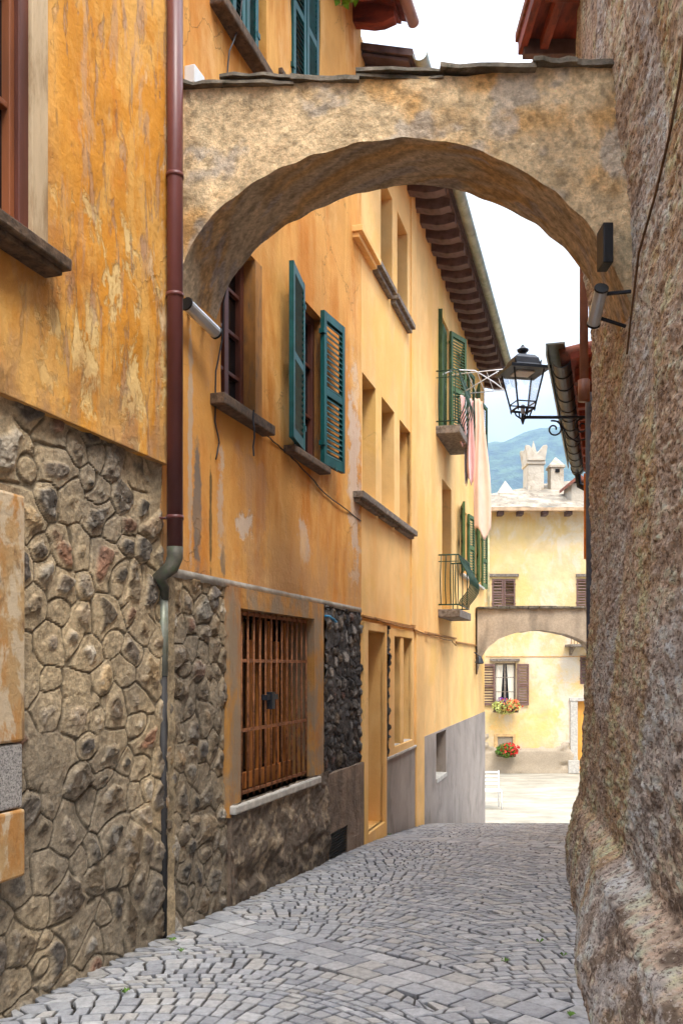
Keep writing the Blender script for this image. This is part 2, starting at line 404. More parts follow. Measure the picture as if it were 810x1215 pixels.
def relief(m, u0, u1, z0, z1, res, hf, cf):
    us = np.linspace(u0, u1, max(2, int((u1-u0)/res)+1)); zs = np.linspace(z0, z1, max(2, int((z1-z0)/res)+1))
    U, Z = np.meshgrid(us, zs, indexing='ij'); m.grid(np.stack([U, hf(U, Z), Z], -1)); return cf(U, Z).reshape(-1, 3)

# ================================================================ LEFT FRAMES
W1 = Fr(-2.734, 0, 345/F, 1)
W2 = Fr(-2.352, 0, 300/F, 1)
uP = W1.u(192)         # far edge of the nearest house
# ---------------- orange house (nearest, left)
T0 = -.05
ob = (W1.ofY(3.4), 0, gz(3.4))
HO = thing('orange_house', 'orange house at the left edge with peeling plaster over a rubble stone base', 'house', W1, ob)
h_up = (W1.ofY(3.05), W1.u(39, T0), W1.uz(20, 268, T0)[1], 4.6, .2)
ZS0 = 1.165
L0 = [(S(232, 176, 92), 3.2, (1, 1, .35), .45, .56, .85, None),
      (S(204, 112, 18), 2.2, (1, 1, .4), .52, .68, .85, None),
      (S(206, 158, 112), 5, (1.3, 1, .3), .53, .60, .75, None),
      (S(240, 205, 138), 4.2, (1, 1, .5), .50, .545, .9, ('x', W1.u(120)-ob[0], 1.55-ob[2], .62, .7, .8, 4)),
      (S(182, 146, 120), 7, (1.4, 1, .35), .56, .63, .6, None),
      (S(238, 186, 110), 4, (1, 1, .3), .3, .5, .55, ('u', W1.u(66)-ob[0], W1.u(50)-ob[0])),
      (S(170, 104, 40), 2.0, (1, 1, 1), .4, .6, .6, ('x', W1.u(30)-ob[0], 1.9-ob[2], .5, .8, .3, 3)),
      (S(242, 214, 170), 6, (1, 1, .4), .55, .62, .8, ('u', W1.u(140)-ob[0], W1.u(185)-ob[0])),
      (S(170, 130, 92), 3, (1, 1, .6), .42, .56, .75, ('z', ZS0-ob[2]+.45, ZS0-ob[2]+.02)), (S(236, 176, 84), 1.1, (1, 1, .6), .5, .64, .6, None)]
M['orangeP'] = plaster('peeling_orange_plaster', ORANGE, L0, .006, 30, crack=.8, flake=-.004)
m = MB(); wallmesh(m, W1.ofY(-.5), uP, ZS0, 5.0, [h_up], .05, T0, lambda U, Z: .012*(fbm(U*2.2, Z*1.6, 4, 4)-.5)*2*ss(ZS0, ZS0+.1, Z)+.006*(fbm(U*9, Z*6, 8, 3)-.5))
m.box(W1.ofY(-.5), uP, T0+.005, .06, ZS0-.001, ZS0+.03)
core(m, W1.ofY(-.5), uP, -2, 5.0, .32, 6, .0); m.face((uP, T0, ZS0), (uP, .01, ZS0), (uP, .01, 5.0), (uP, T0, 5.0))
m.build('wall', M['orangeP'], HO, fixn=False)
m = MB(); cols = rubble(m, W1.ofY(3.2), uP, -1.75, ZS0, .0085, (.11, .23), (.14, .28), 5, 0.0, .020, wav=.12, mortar=S(190, 168, 134))
m.build('stone_base', M['stone'], HO, smooth=False, colors=cols, fixn=False)
m = MB(); m.box(W1.ofY(-.5), W1.ofY(3.2), -.01, .3, -2, ZS0); m.build('stone_base', M['cement'], HO)
w = glazing(HO, (h_up[0], h_up[1]-.075, h_up[2], h_up[3]), .02, M['sash'], nz=5, nu=1, fw=.034)
MB().box(h_up[1]-.075, h_up[1]-.004, -.035, .1, h_up[2], h_up[3]).build('window_frame', M['wood'], w, bevel=.006)
m = MB(); m.box(W1.u(38, T0-.004), W1.u(57, T0-.004), T0-.006, T0+.02, h_up[2]-.04, 4.6); m.build('window_surround', M['jamb'], HO, bevel=.005)
us, zs_ = W1.uz(86, 322, T0-.12)
m = MB(); m.box(W1.ofY(2.6), us, T0-.12, T0+.1, zs_, zs_+.055); m.box(W1.ofY(2.6), us-.03, T0-.09, T0+.1, zs_-.03, zs_); m.build('window_sill', M['dsill'], HO, bevel=.008)
# raised surround of an opening at the very edge
ue = W1.u(27, -.06)
m = MB(); m.box(ue-.2, ue, -.075, .02, W1.uz(27, 880, -.07)[1], W1.uz(27, 588, -.07)[1]); m.box(ue-.6, ue-.203, -.075, .02, W1.uz(27, 608, -.07)[1], W1.uz(27, 588, -.07)[1]-.002)
M['jambP'] = plaster('stained_jamb_plaster', S(188, 154, 108), [(S(184, 126, 62), 4, (1, 1, .4), .46, .6, .8, None), (S(206, 188, 160), 6, (1, 1, .6), .46, .54, .8, None), (S(120, 92, 66), 6, (1, 1, .5), .55, .63, .75, None)], .006)
m.build('door_surround', M['jambP'], HO, bevel=.012)
m = MB(); m.box(ue-.2, ue-.01, -.068, .02, W1.uz(27, 958, -.07)[1], W1.uz(27, 882, -.07)[1]); m.build('door_surround', simple('speckled_granite', S(170, 164, 158), .85, .3, 60, bump=.003, bsc=90, col2=S(92, 90, 90), thr=(.5, .6)), HO, bevel=.01)
m = MB(); m.box(ue-.2, ue, -.075, .02, W1.uz(27, 1040, -.07)[1], W1.uz(27, 960, -.07)[1]); m.build('door_surround', M['jambP'], HO, bevel=.012)
m = MB(); m.box(ue-1.0, ue-.21, .05, .1, -1.6, 1.0); m.build('door', M['dwood'], HO)
# drainpipe in the corner
tp = -.10; up_, _ = W1.uz(207.5, 500, tp)
m = MB(); zE = W1.uz(207, 655, tp)[1]
m.tube([(up_, tp, 5.1), (up_, tp, zE)], .046, 18)
for py in (208, 350, 614):
    z = W1.uz(207, py, tp)[1]; m.tube([(up_, tp, z-.012), (up_, tp, z+.012)], .051, 18); m.box(up_-.012, up_+.012, tp, .1, z-.006, z+.006)
dp = m.build('drainpipe', M['brownpipe'], HO, smooth=False)
for p in dp.data.polygons: p.use_smooth = len(p.vertices) == 4 and p.area > .0004
ul = W1.u(193.5, .0)
m = MB(); m.tube([(up_, tp, zE+.03), (up_, tp, zE-.03), (up_-.01, tp+.02, zE-.09), (up_-.06, -.03, zE-.15), (ul-.01, -.01, zE-.2), (ul, -.005, zE-.27)], [.048, .047, .045, .038, .032, .028], 16)
m.build('pipe_elbow', M['leadpipe'], HO, smooth=True)
m = MB(); m.tube([(ul, .0, zE-.24), (ul, .0, W1.uz(193, 802)[1])], .03, 12); m.build('drainpipe', M['gutter'], HO, smooth=True)
m = MB(); m.tube([(ul, .0, W1.uz(193, 802)[1]), (ul, .0, -1.75)], .026, 12); m.build('drainpipe', M['darkpipe'], HO, smooth=True)

# ---------------- ochre house (middle)
uA = uP+.005; uB = W1.u(428); ZS1 = .54
bb = (uA, 0, gz(6))
HM = thing('ochre_house', 'weathered ochre house behind the near arch with a barred window and teal shutters', 'house', W1, bb)
h3 = (W1.u(262), W1.u(311), W1.uz(268, 478)[1], W1.uz(268, 270)[1], .2)
h4 = (W1.u(350), W1.u(386), W1.uz(352, 538)[1], W1.uz(362, 357)[1], .2)
hu1 = (W1.u(262), W1.u(316), W1.uz(318, 88)[1], 6.2, .2)
hu2 = (W1.u(347), W1.u(379), W1.uz(350, 112)[1], 6.15, .2)
hg = (W1.u(281), W1.u(369), W1.uz(283, 948)[1]-.02, W1.uz(283, 722)[1], .3)
W = lambda px, py: (W1.uz(px, py)[0]-bb[0], W1.uz(px, py)[1]-bb[2])
LM = [(S(198, 118, 30), 1.6, (1.4, 1, .35), .45, .65, .85, None),
      (S(232, 176, 96), 2.4, (1.4, 1, .3), .5, .68, .7, None),
      (S(196, 152, 112), 3.0, (1.6, 1, .3), .58, .72, .55, None),
      (S(188, 140, 100), 3, (2, 1, .3), .3, .6, .7, ('x', *W(300, 590), .28, .45, .4, 3)),
      (S(214, 196, 176), 3, (1, 1, 1), 0, 1, .8, ('e', *W(290, 622), .16, .10, .5, 9)),
      (S(206, 184, 164), 3, (1, 1, 1), 0, 1, .75, ('e', *W(361, 642), .17, .20, .5, 7)),
      (S(196, 178, 160), 3, (1, 1, 1), 0, 1, .7, ('e', *W(262, 600), .05, .35, .5, 8)),
      (S(206, 196, 184), 3, (1, 1, 1), 0, 1, .6, ('e', *W(420, 560), .22, 1.1, .5, 5)),
      (S(118, 108, 98), 3, (1, 1, 1), 0, 1, .95, ('e', *W(234, 600), .065, .50, .28, 9)),
      (S(190, 176, 158), 3, (1, 1, 1), 0, 1, .7, ('e', *W(226, 520), .035, .9, .3, 8)),
      (S(66, 62, 40), 3, (1, 1, 1), 0, 1, .85, ('e', *W(250, 610), .022, .42, .25, 9)),
      (S(124, 110, 92), 3, (1, 1, 1), 0, 1, .8, ('e', *W(265, 665), .05, .13, .4, 9)),
      (S(186, 142, 98), 2.2, (1, 1, .6), .40, .58, .7, ('z', ZS1-bb[2]+.75, ZS1-bb[2]+.05)), (S(236, 190, 126), 1.2, (1, 1, .5), .5, .66, .6, None)]
M['ochreP'] = plaster('weathered_ochre_plaster', OCHRE, LM, .004, 26, crack=.6, flake=-.003)
m = MB(); wallmesh(m, uA, uB, ZS1, 6.55, [h3, h4, hu1, hu2], .06, 0, lambda U, Z: .014*(fbm(U*1.8, Z*1.4, 14, 4)-.5)*2*ss(ZS1, ZS1+.1, Z))
core(m, uA, uB, -2.2, 6.55, .42, 6, 0)
m.build('wall', M['ochreP'], HM, fixn=False)
# ragged plaster edge above the stone
us_ = np.linspace(uA, uB, 90)
m = MB(); P = np.array([[(u, -.004-.016*vn(u*9, 3, 5)*(k == 1), ZS1+.012+(.03 if k == 0 else -.012-.014*vn(u*14, 1, 6))) if k < 2 else (u, .03, ZS1-.014) for k in range(3)] for u in us_])
m.grid(P); m.build('plaster_edge', M['lsill'], HM, smooth=True, fixn=False)
us0 = W1.u(271)
m = MB(); cols = rubble(m, uA, us0, -1.85, ZS1, .010, (.10, .20), (.10, .22), 12, .0, .020, wav=.06, mortar=S(172, 152, 122))
m.build('stone_base', M['stone'], HM, smooth=False, colors=cols, fixn=False)
m = MB(); uc, zc = W1.uz(384, 722)[0], W1.uz(384, 922)[1]
cols = rubble(m, uc, uB, zc-.02, ZS1, .011, (.08, .13), (.08, .14), 31, .0, .022, mortar=S(92, 84, 76), wav=.02)
cols = cols*np.array([.85, .86, .92])
m.build('stone_base', M['stone'], HM, smooth=False, colors=cols, fixn=False)
m = MB(); u0_, u1_ = W1.u(197, -.02), W1.u(206, -.02)
cs = relief(m, u0_, u1_, -1.75, ZS1-.02, .012, lambda U, Z: -.028-.014*(fbm(U*8, Z*8, 91, 4)-.5)*2, lambda U, Z: np.array(S(176, 156, 124)[:3])*(.5+.8*fbm(U*7, Z*5, 92, 5))[..., None])
m.build('mortar_edge', M['stone'], HM, smooth=True, colors=cs, fixn=False)
# rough render below the barred window and cement plinth
zw = W1.uz(281, 950)[1]
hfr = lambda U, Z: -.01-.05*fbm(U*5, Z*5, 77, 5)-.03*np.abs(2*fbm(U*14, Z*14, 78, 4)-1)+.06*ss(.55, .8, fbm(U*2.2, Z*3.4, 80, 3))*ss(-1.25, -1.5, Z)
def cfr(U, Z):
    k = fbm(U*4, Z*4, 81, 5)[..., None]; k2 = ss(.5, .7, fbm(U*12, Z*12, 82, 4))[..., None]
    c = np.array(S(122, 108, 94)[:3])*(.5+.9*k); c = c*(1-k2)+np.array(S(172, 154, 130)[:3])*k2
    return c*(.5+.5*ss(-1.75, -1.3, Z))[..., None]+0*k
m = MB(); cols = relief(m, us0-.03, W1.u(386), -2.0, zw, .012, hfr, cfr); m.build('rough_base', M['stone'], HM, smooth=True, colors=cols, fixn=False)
MB().box(us0-.02, us0+.03, -.035, .3, -2.0, zw).build('mortar_edge', M['cement'], HM, bevel=.015)
hv = (W1.u(388, -.03), W1.u(412, -.03), W1.uz(388, 1030)[1], W1.uz(388, 990)[1], .2)
m = MB(); wallmesh(m, W1.u(386), uB+.01, -2.2, zc, [hv], .05, -.03, lambda U, Z: .01*(fbm(U*6, Z*6, 3, 4)-.5)); m.box(W1.u(386), uB+.01, -.03, .05, zc-.01, zc+.015)
m.build('cement_base', M['cement'], HM, fixn=False)
m = MB(); m.box(hv[0], hv[1], .02, .03, hv[2], hv[3])
for k in range(12): 
    z = hv[2]+(hv[3]-hv[2])*(k+.5)/12; m.box(hv[0], hv[1], -.02, 0, z-.004, z+.004)
m.build('vent_grille', M['black'], HM)
# barred window
zt = W1.uz(272, 695, -.03)[1]; zb = W1.uz(280, 968, -.03)[1]
m = MB(); wallmesh(m, W1.u(272, -.03), W1.u(384, -.03), zb, zt, [(hg[0], hg[1], hg[2], hg[3], .33)], .05, -.03, lambda U, Z: .004*(fbm(U*9, Z*9, 3, 3)-.5))
m.box(W1.u(272, -.03), W1.u(384, -.03), -.03, .02, zt-.01, zt); m.face((W1.u(272, -.03), -.03, zb), (W1.u(272, -.03), .05, zb), (W1.u(272, -.03), .05, zt), (W1.u(272, -.03), -.03, zt))
M['surP'] = plaster('ochre_surround_plaster', S(190, 136, 70), [(S(148, 130, 108), 3, (1, 1, .5), .42, .56, .9, None), (S(176, 104, 30), 4, (1, 1, .3), .5, .7, .7, None), (S(120, 92, 62), 6, (1, 1, .4), .6, .7, .6, None)], .006)
sur = m.build('window_surround', M['surP'], HM, fixn=False)
uz0, z0_ = W1.uz(279, 967, -.07); uz1 = W1.u(381, -.07)
m = MB(); m.box(uz0, uz1, -.075, .2, hg[2]-.06, hg[2]); m.build('window_sill', M['lsill'], HM, bevel=.012)
gl = MB(); u0, u1 = hg[0]+.02, hg[1]-.02
gl.box(u0, u1, .24, .25, hg[2], hg[3]); gl.build('window_pane', M['glass'], HM)
m = MB()
for k in range(8):
    c = u0+(u1-u0)*(k+.3)/8; m.box(c, c+(.10 if k % 2 else .06), .18, .21, hg[2]+.02, hg[3]-(.04 if k % 3 else .2))
m.box(u0, u1, .16, .2, hg[2]+.02, hg[2]+.14)
m.build('window_shutter', M['owood'], HM, bevel=.003)
gm = MB(); tg = .035
for q in (.02, .27, .64, .97): 
    z = hg[3]-(hg[3]-hg[2])*q; gm.box(u0, u1, tg-.006, tg+.006, z-.012, z+.012)
grl = gm.build('window_grille', M['rust'], HM)
for k in range(14):
    c = u0+.02+(u1-u0-.04)*k/13; b = random.uniform(-.006, .006)
    MB().tube([(c, tg-.002, hg[2]+.002), (c+b, tg-.002, (hg[2]+hg[3])/2), (c, tg-.002, hg[3]-.005)], .0085, 7).build('bar', M['rust'], grl, smooth=True)
m = MB(); mu = (u0+u1)/2-.1; m.box(mu-.1, mu+.12, tg-.03, tg+.02, -.26, -.22); m.box(mu-.03, mu+.03, tg-.04, tg+.01, -.33, -.2); m.build('padlock', M['iron'], grl)
# blue hose end
m = MB(); wavy(W1, [(386, 731), (392, 732), (399, 738)], -.05, .012, m); m.build('hose', simple('blue_plastic', S(40, 140, 190), .4, .1), HM, smooth=True)
# lower windows
w = glazing(HM, (h3[0], h3[1]-.13, h3[2], h3[3]), .12, M['wood'], nz=4, nu=2)
MB().box(h3[1]-.13, h3[1]-.004, -.002, .16, h3[2], h3[3]).build('window_jamb', M['ojamb'], w, bevel=.005)
w = glazing(HM, (h4[0], h4[1]-.1, h4[2], h4[3]), .1, M['wood'], nz=3, nu=2)
MB().box(h4[1]-.1, h4[1]-.004, -.002, .16, h4[2], h4[3]).build('window_jamb', M['ojamb'], w, bevel=.005)
for h, a, b, th in ((h3, 266, 327, .075), (h4, 350, 393, .06)):
    t = -.1; m = MB(); m.box(W1.u(a, t), W1.u(b, t)+0, t, .12, h[2]-th, h[2]); m.build('window_sill', M['dsill'], HM, bevel=.01)
zt4 = h4[3]+.03; zb4 = h4[2]+.02
shutter(HM, 'shutter', M['teal'], W1.u(362, -.07), -.05, -1, -.16, .47, zb4, zt4+.02)
shutter(HM, 'shutter', M['teal'], W1.u(385, -.07), -.05, 1, -.10, .46, zb4, zt4)
for k, (x0, x1, hh) in enumerate(((283, 313, hu1), (350, 380, hu2))):
    a = W1.u(x0, -.03); b = W1.u(x1, -.03); mid = (a+b)/2
    shutter(HM, 'shutter', M['teal'], a, .0 if k else .03, 1, 0, mid-a-.01, hh[2]+.01, 6.12)
    shutter(HM, 'shutter', M['teal'], b, .0 if k else .03, -1, 0, b-mid-.01, hh[2]+.01, 6.12)
for hh in (hu1, hu2): MB().box(hh[0], hh[1], .1, .12, hh[2], hh[3]).build('window_pane', M['glass'], HM)
t = -.1; a, za = W1.uz(325, 98, t)
MB().box(W1.ofY(6.0), a, t, .12, za, za+.08).build('window_sill', M['dsill'], HM, bevel=.012)
MB().box(W1.u(345, t), W1.u(381, t), -.03, .1, hu2[2]-.05, hu2[2]).build('window_sill', M['dsill'], HM, bevel=.01)
# hanging hook, cables
for P_, t_, n_ in (([(272, 318), (265, 360), (264, 400), (256, 440), (255, 500), (260, 525), (256, 545)], -.012, 3), ([(302, 505), (330, 528), (352, 548), (385, 585), (428, 618)], -.012, 5), ([(287, 0), (284, 30), (272, 60), (268, 102)], -.06, 3)):
    m = MB(); wavy(W1, P_, t_, .0055, m, n=n_); m.build('cable', M['darkpipe'], HM, smooth=True)
m = MB(); wavy(W1, [(301, 486), (301, 541)], -.12, .006, m); m.build('shutter_hook', M['iron'], HM)
m = MB(); wavy(W1, [(224, 88), (236, 92), (252, 101)], -.03, .008, m); u, z = W1.uz(223, 95); m.box(u-.05, u+.09, -.07, .0, z-.05, z+.06); m.build('junction_box', M['white'], HM, bevel=.006)
# eave of the ochre house
def eave(house, u0, u1, z, over, rise, nraf, wood, gut, gr=.07, rw=.05, rh=.1, sc='rafter', gshift=0, tail=True, tmax=6, board=None, gm=True):
    """rafters carrying a boarded roof that rises into the house"""
    sl = rise; B = Matrix.Identity(4)
    m = MB(); zt = z+rh
    m.prism([(-over, zt), (tmax, zt+sl*(tmax+over)), (tmax, zt+.03+sl*(tmax+over)), (-over, zt+.03)], 0, u0, u1)
    m.prism([(-over-.05, zt+.032), (tmax, zt+.032+sl*(tmax+over)), (tmax, zt+.1+sl*(tmax+over)), (-over-.05, zt+.1)], 0, u0-.03, u1+.03)
    r = m.build('roof', board or wood, house)
    first = None
    for k in range(nraf):
        c = u0+(u1-u0)*(k+.5)/nraf
        if first is None:
            q = MB(); q.prism([(-over+.01, z+rh*.35), (-over+.01, zt-.002), (.1, zt-.002+sl*(over+.09)), (.1, z-.02+sl*over), (-over*.45, z-.02+sl*over*.4), (-over*.7, z+.03)], 0, c-rw, c+rw)
            first = q.build(sc, wood, r, bevel=.004); fc = c
        else:
            o = first.copy(); o.parent = r; o.location = (c-fc, 0, 0); C.objects.link(o)
    if gut is not None:
        g = MB(); n = 10; pts = [(-over-gr-.05+gr*math.cos(a), zt+.03+gr*math.sin(a)) for a in [math.pi+math.pi*i/n for i in range(n+1)]]
        inner = [(-over-gr-.05+(gr-.006)*math.cos(a), zt+.031+(gr-.006)*math.sin(a)) for a in [2*math.pi-math.pi*i/n for i in range(n+1)]]
        g.prism(pts+inner, 0, u0-.05, u1+.05)
        for k in range(max(2, int((u1-u0)/.8))):
            c = u0+(u1-u0)*(k+.5)/max(2, int((u1-u0)/.8))
            g.prism([(p[0]*1.0+(p[0]+over+gr+.05)*.06, p[1]-.003) for p in pts]+[(p[0], p[1]) for p in pts[::-1]], 0, c-.012, c+.012)
        g.build('gutter', gut, house, smooth=False)
    return r
eave(HM, W1.ofY(5.7), uB, 6.22, .42, .35, 9, M['redwood'], M['coppipe'], .06, .06, .16)

# ================================================================ YELLOW HOUSE
vA = W2.u(428)+.01; vC = W2.u(491); vE = W2.u(574.5); yb = (vA, 0, gz(12)-.5)
HY2 = thing('yellow_house', 'long pale orange house with green shutters, two small balconies and a deep bracketed eave', 'house', W2, yb)
Q = lambda x0, x1, yt, ybm, d=.28: opening(W2, x0, x1, yt, ybm, 0, d)
holesA = [Q(429.5, 445.5, 439, 588), Q(452.5, 467.5, 471, 603), Q(474, 486.5, 497, 619)]
zs2 = 1.72; zt2 = 2.98
holesA = [(h[0], h[1], zs2, zt2, .25) for h in holesA]
h3A = [(W2.u(451.5), W2.u(465), 4.33, 5.43, .25), (W2.u(471), W2.u(483), 4.33, 5.43, .25)]
dz = W2.uz(433, 748)[1]; dzb = W2.uz(433, 990)[1]
hd = (W2.u(433), W2.u(453.5), dzb, dz, .38)
pw = [(W2.u(465), W2.u(473.5), W2.uz(465, 886)[1], W2.uz(465, 755)[1], .3), (W2.u(477), W2.u(486.5), W2.uz(465, 886)[1], W2.uz(465, 755)[1], .3)]
hbu = (W2.u(519.8), W2.u(519.8)+1.0, 3.62, 5.41, .3)
hbl = (W2.u(524.3), W2.u(524.3)+.95, .86, 2.89, .3)
hw = []     # remaining windows (upper, lower)
for a in (16.25, 18.35): hw += [(W2.ofY(a), W2.ofY(a)+.85, 4.25, 5.45, .25), (W2.ofY(a), W2.ofY(a)+.85, 1.62, 2.8, .25)]
hdw = (W2.u(516), W2.u(528), W2.uz(516, 925)[1], W2.uz(516, 871)[1], .35)
ZD = -.985
M['yelP'] = plaster('peach_yellow_plaster', YEL, [(S(236, 178, 102), 1.1, (1.2, 1, .5), .45, .65, .7, None), (S(246, 204, 138), 2.6, (1.4, 1, .35), .52, .7, .6, None), (S(236, 186, 92), .5, (1, 1, 1), .5, .6, .5, None), (S(226, 160, 86), 3.4, (2, 1, .15), .6, .75, .45, None), (S(206, 160, 104), 6, (1, 1, .6), .64, .72, .35, None)], .003, 30, crack=.25)
m = MB(); sw = lambda U, Z: .006*(fbm(U*1.2, Z*1.2, 24, 3)-.5)
wallmesh(m, vA, W2.u(500.7), -2.6, 6.35, holesA+h3A+[hd]+pw, .2, 0, sw)
wallmesh(m, W2.u(500.7), vE, ZD, 6.35, [hbu, hbl]+hw, .2, 0, sw)
core(m, vA, vE, -4.2, 6.35, .5, 7, 0)
m.build('wall', M['yelP'], HY2, fixn=False)
m = MB(); wallmesh(m, W2.u(500.7), vE+.012, -4.0, ZD, [hdw], .1, -.014, sw); m.box(W2.u(500.7), vE+.012, -.014, .0, ZD-.001, ZD+.004)
m.face((vE+.012, -.014, -4), (vE+.012, 2, -4), (vE+.012, 2, ZD), (vE+.012, -.014, ZD))
m.build('cement_base', M['dadoM'], HY2, fixn=False)
za = W2.uz(455, 902)[1]
m = MB(); m.box(W2.u(456), W2.u(491), -.015, .05, -2.6, W2.uz(470, 896)[1]); m.build('cement_base', M['dadoM'], HY2)
MB().box(W2.u(456), W2.u(491)-.01, -.04, .02, W2.uz(470, 896)[1], W2.uz(470, 896)[1]+.03).build('ledge', M['lsill'], HY2, bevel=.004)
MB().box(W2.u(491), W2.u(500.5), -.035, .05, -2.8, .47).build('pilaster', M['yelP'], HY2, bevel=.01)
MB().box(W2.u(486.5), W2.u(492), -.022, .05, .52, 6.2).build('pilaster', M['yelP'], HY2, bevel=.008)
# thin ledge line above the ground floor
m = MB()
for a, b, z in ((vA, W2.u(490), .50), (W2.u(490), W2.u(540), .46), (W2.u(540), vE, .40)): m.box(a, b, -.028, .02, z-.012, z+.012)
wavy(W2, [(430, 730), (445, 733), (462, 739), (489, 745), (506, 752), (520, 756), (536, 760), (541, 766)], -.045, .009, m, sag=.015)
m.build('ledge', M['ojamb'], HY2)
# door surround and step
m = MB(); surround(m, W2.u(428.5), W2.u(455.5), -2.2, .45, hd, -.035, .03)
m.build('door_surround', M['yelP'], HY2, bevel=.008)
MB().box(hd[0], hd[1], -.02, .37, dzb-.3, dzb-.001).build('doorstep', M['lsill'], HY2, bevel=.006)
d = MB().box(hd[0], hd[1], .33, .38, dzb, dz).build('door', M['dwood'], HY2)
MB().lathe((hd[0]+.12, .31, -.7), [(.0, 0), (.02, .01), (.02, .03), (0, .04)], 8).build('handle', M['alu'], d)
m = MB(); surround(m, W2.u(458.5), W2.u(488.5), W2.uz(458, 899)[1], .44, (pw[0][0], pw[1][1], pw[0][2], pw[0][3]), -.03, .03); m.box(pw[0][1], pw[1][0], -.02, .28, pw[0][2], pw[0][3])
m.build('window_surround', M['yelP'], HY2, bevel=.008)
for h in pw:
    MB().box(h[0], h[1], -.015, .25, h[2]-.03, h[2]+.004).build('window_sill', M['lsill'], HY2)
    glazing(HY2, h, .2, M['dwood'], nz=2, nu=1, fw=.04)
m = MB(); cols = rubble(m, W2.u(455.4), W2.u(458.6), W2.uz(455, 900)[1], .45, .015, (.08, .14), (.06, .17), 61, -.022, .03, mortar=S(92, 84, 76), wav=.02)
m.build('stone_strip', M['stone'], HY2, smooth=True, colors=cols*.7, fixn=False)
for h in holesA+h3A: glazing(HY2, h, .2, M['dwood'], nz=1, nu=1, fw=.05)
for a, b in ((430, 456), (457, 475), (476, 494.5)):
    m = MB(); m.box(W2.u(a, -.09), W2.u(b, -.09), -.1, .1, zs2-.075, zs2-.01); m.box(W2.u(a, -.09)+.03, W2.u(b, -.09)-.03, -.06, .1, zs2-.11, zs2-.075); m.build('window_sill', M['sill'], HY2, bevel=.006)
for a, b, mt in ((428.8, 451, 'yelP'), (451.5, 470, 'sill'), (472, 492, 'sill')):
    m = MB(); z = 4.29; m.box(W2.u(a, -.09), W2.u(b, -.09), -.1, .1, z-.06, z); m.box(W2.u(a, -.09)+.02, W2.u(b, -.09)-.02, -.06, .1, z-.11, z-.06); m.build('window_sill', M[mt], HY2, bevel=.006)
MB().box(hdw[0], hdw[1], -.03, .34, hdw[2]-.06, hdw[2]+.003).build('window_sill', M['lsill'], HY2, bevel=.004)
MB().box(hdw[0], hdw[1], .3, .34, hdw[2], hdw[3]).build('window_pane', M['glass'], HY2)
# balconies
def balcony(z, ua, ub, out, belly, upper):
    m = MB(); m.box(ua, ub, -out, .02, z-.12, z); sl = m.build('balcony', M['sill'], HY2, bevel=.01)
    r = MB(); zt = z+.82; o = out-.03
    path = [(ua+.03, 0), (ua+.03, -o), (ub-.03, -o), (ub-.03, 0)]
    for zz in (zt, z+.07): r.tube([(p[0], p[1], zz) for p in path], .011, 6)
    def bal(u, t, nu, nt):
        pts = []
        for k in range(13):
            q = k/12; b = belly*math.sin(math.pi*min(1, (1-q)*1.05))**1.3*(1.25-q) if q > .05 else 0
            pts.append((u+nu*b, t+nt*b, z+.07+(zt-z-.07)*q))
        r.tube(pts, .009, 5)
    n = 9
    for k in range(n): bal(ua+.03+(ub-ua-.06)*(k+.5)/n, -o, 0, -1)
    for k in range(4): bal(ua+.03, -o*(k+.5)/4, -.35, 0); bal(ub-.03, -o*(k+.5)/4, .35, 0)
    r.tube([(ua+.03, 0, zt-.1), (ua+.03, -o, zt-.1)], .007, 5)
    r.build('railing', M['giron'], sl, smooth=True)
    return sl
balcony(3.56, W2.ofY(13.75), W2.ofY(15.15), .36, .13, 1)
balcony(.85, W2.ofY(13.95), W2.ofY(15.2), .33, .22, 0)
shutter(HY2, 'shutter', M['green'], hbu[0]+.01, -.0, .12, -1, .06, 3.6, 5.38)
shutter(HY2, 'shutter', M['green'], hbu[0]+.12, .04, 1, .0, .44, 3.6, 5.2)
shutter(HY2, 'shutter', M['green'], hbu[1]-.02, .04, -1, .0, .38, 3.6, 5.38)
shutter(HY2, 'shutter', M['green'], hbu[1]+.02, -.03, .9, -.35, .5, 3.62, 5.4)
MB().box(hbu[0], hbu[1], .2, .22, hbu[2], hbu[3]).build('door', M['glass'], HY2)
MB().box(hbl[0], hbl[1], .24, .27, hbl[2], hbl[3]).build('door', M['dwood'], HY2)
for h in hw:
    glazing(HY2, h, .15, M['dwood'], nz=2, nu=2)
    shutter(HY2, 'shutter', M['green'], h[0]-.01, -.03, -1, -.22, .46, h[2], h[3])
    shutter(HY2, 'shutter', M['green'], h[1]+.01, -.03, 1, -.10, .46, h[2], h[3])
    MB().box(h[0]-.05, h[1]+.05, -.08, .1, h[2]-.05, h[2]-.003).build('window_sill', M['lsill'], HY2, bevel=.004)
eave(HY2, vA+.02, vE+.25, 5.88, .48, .3, 25, M['eave'], M['gutter'], .075, .085, .15)

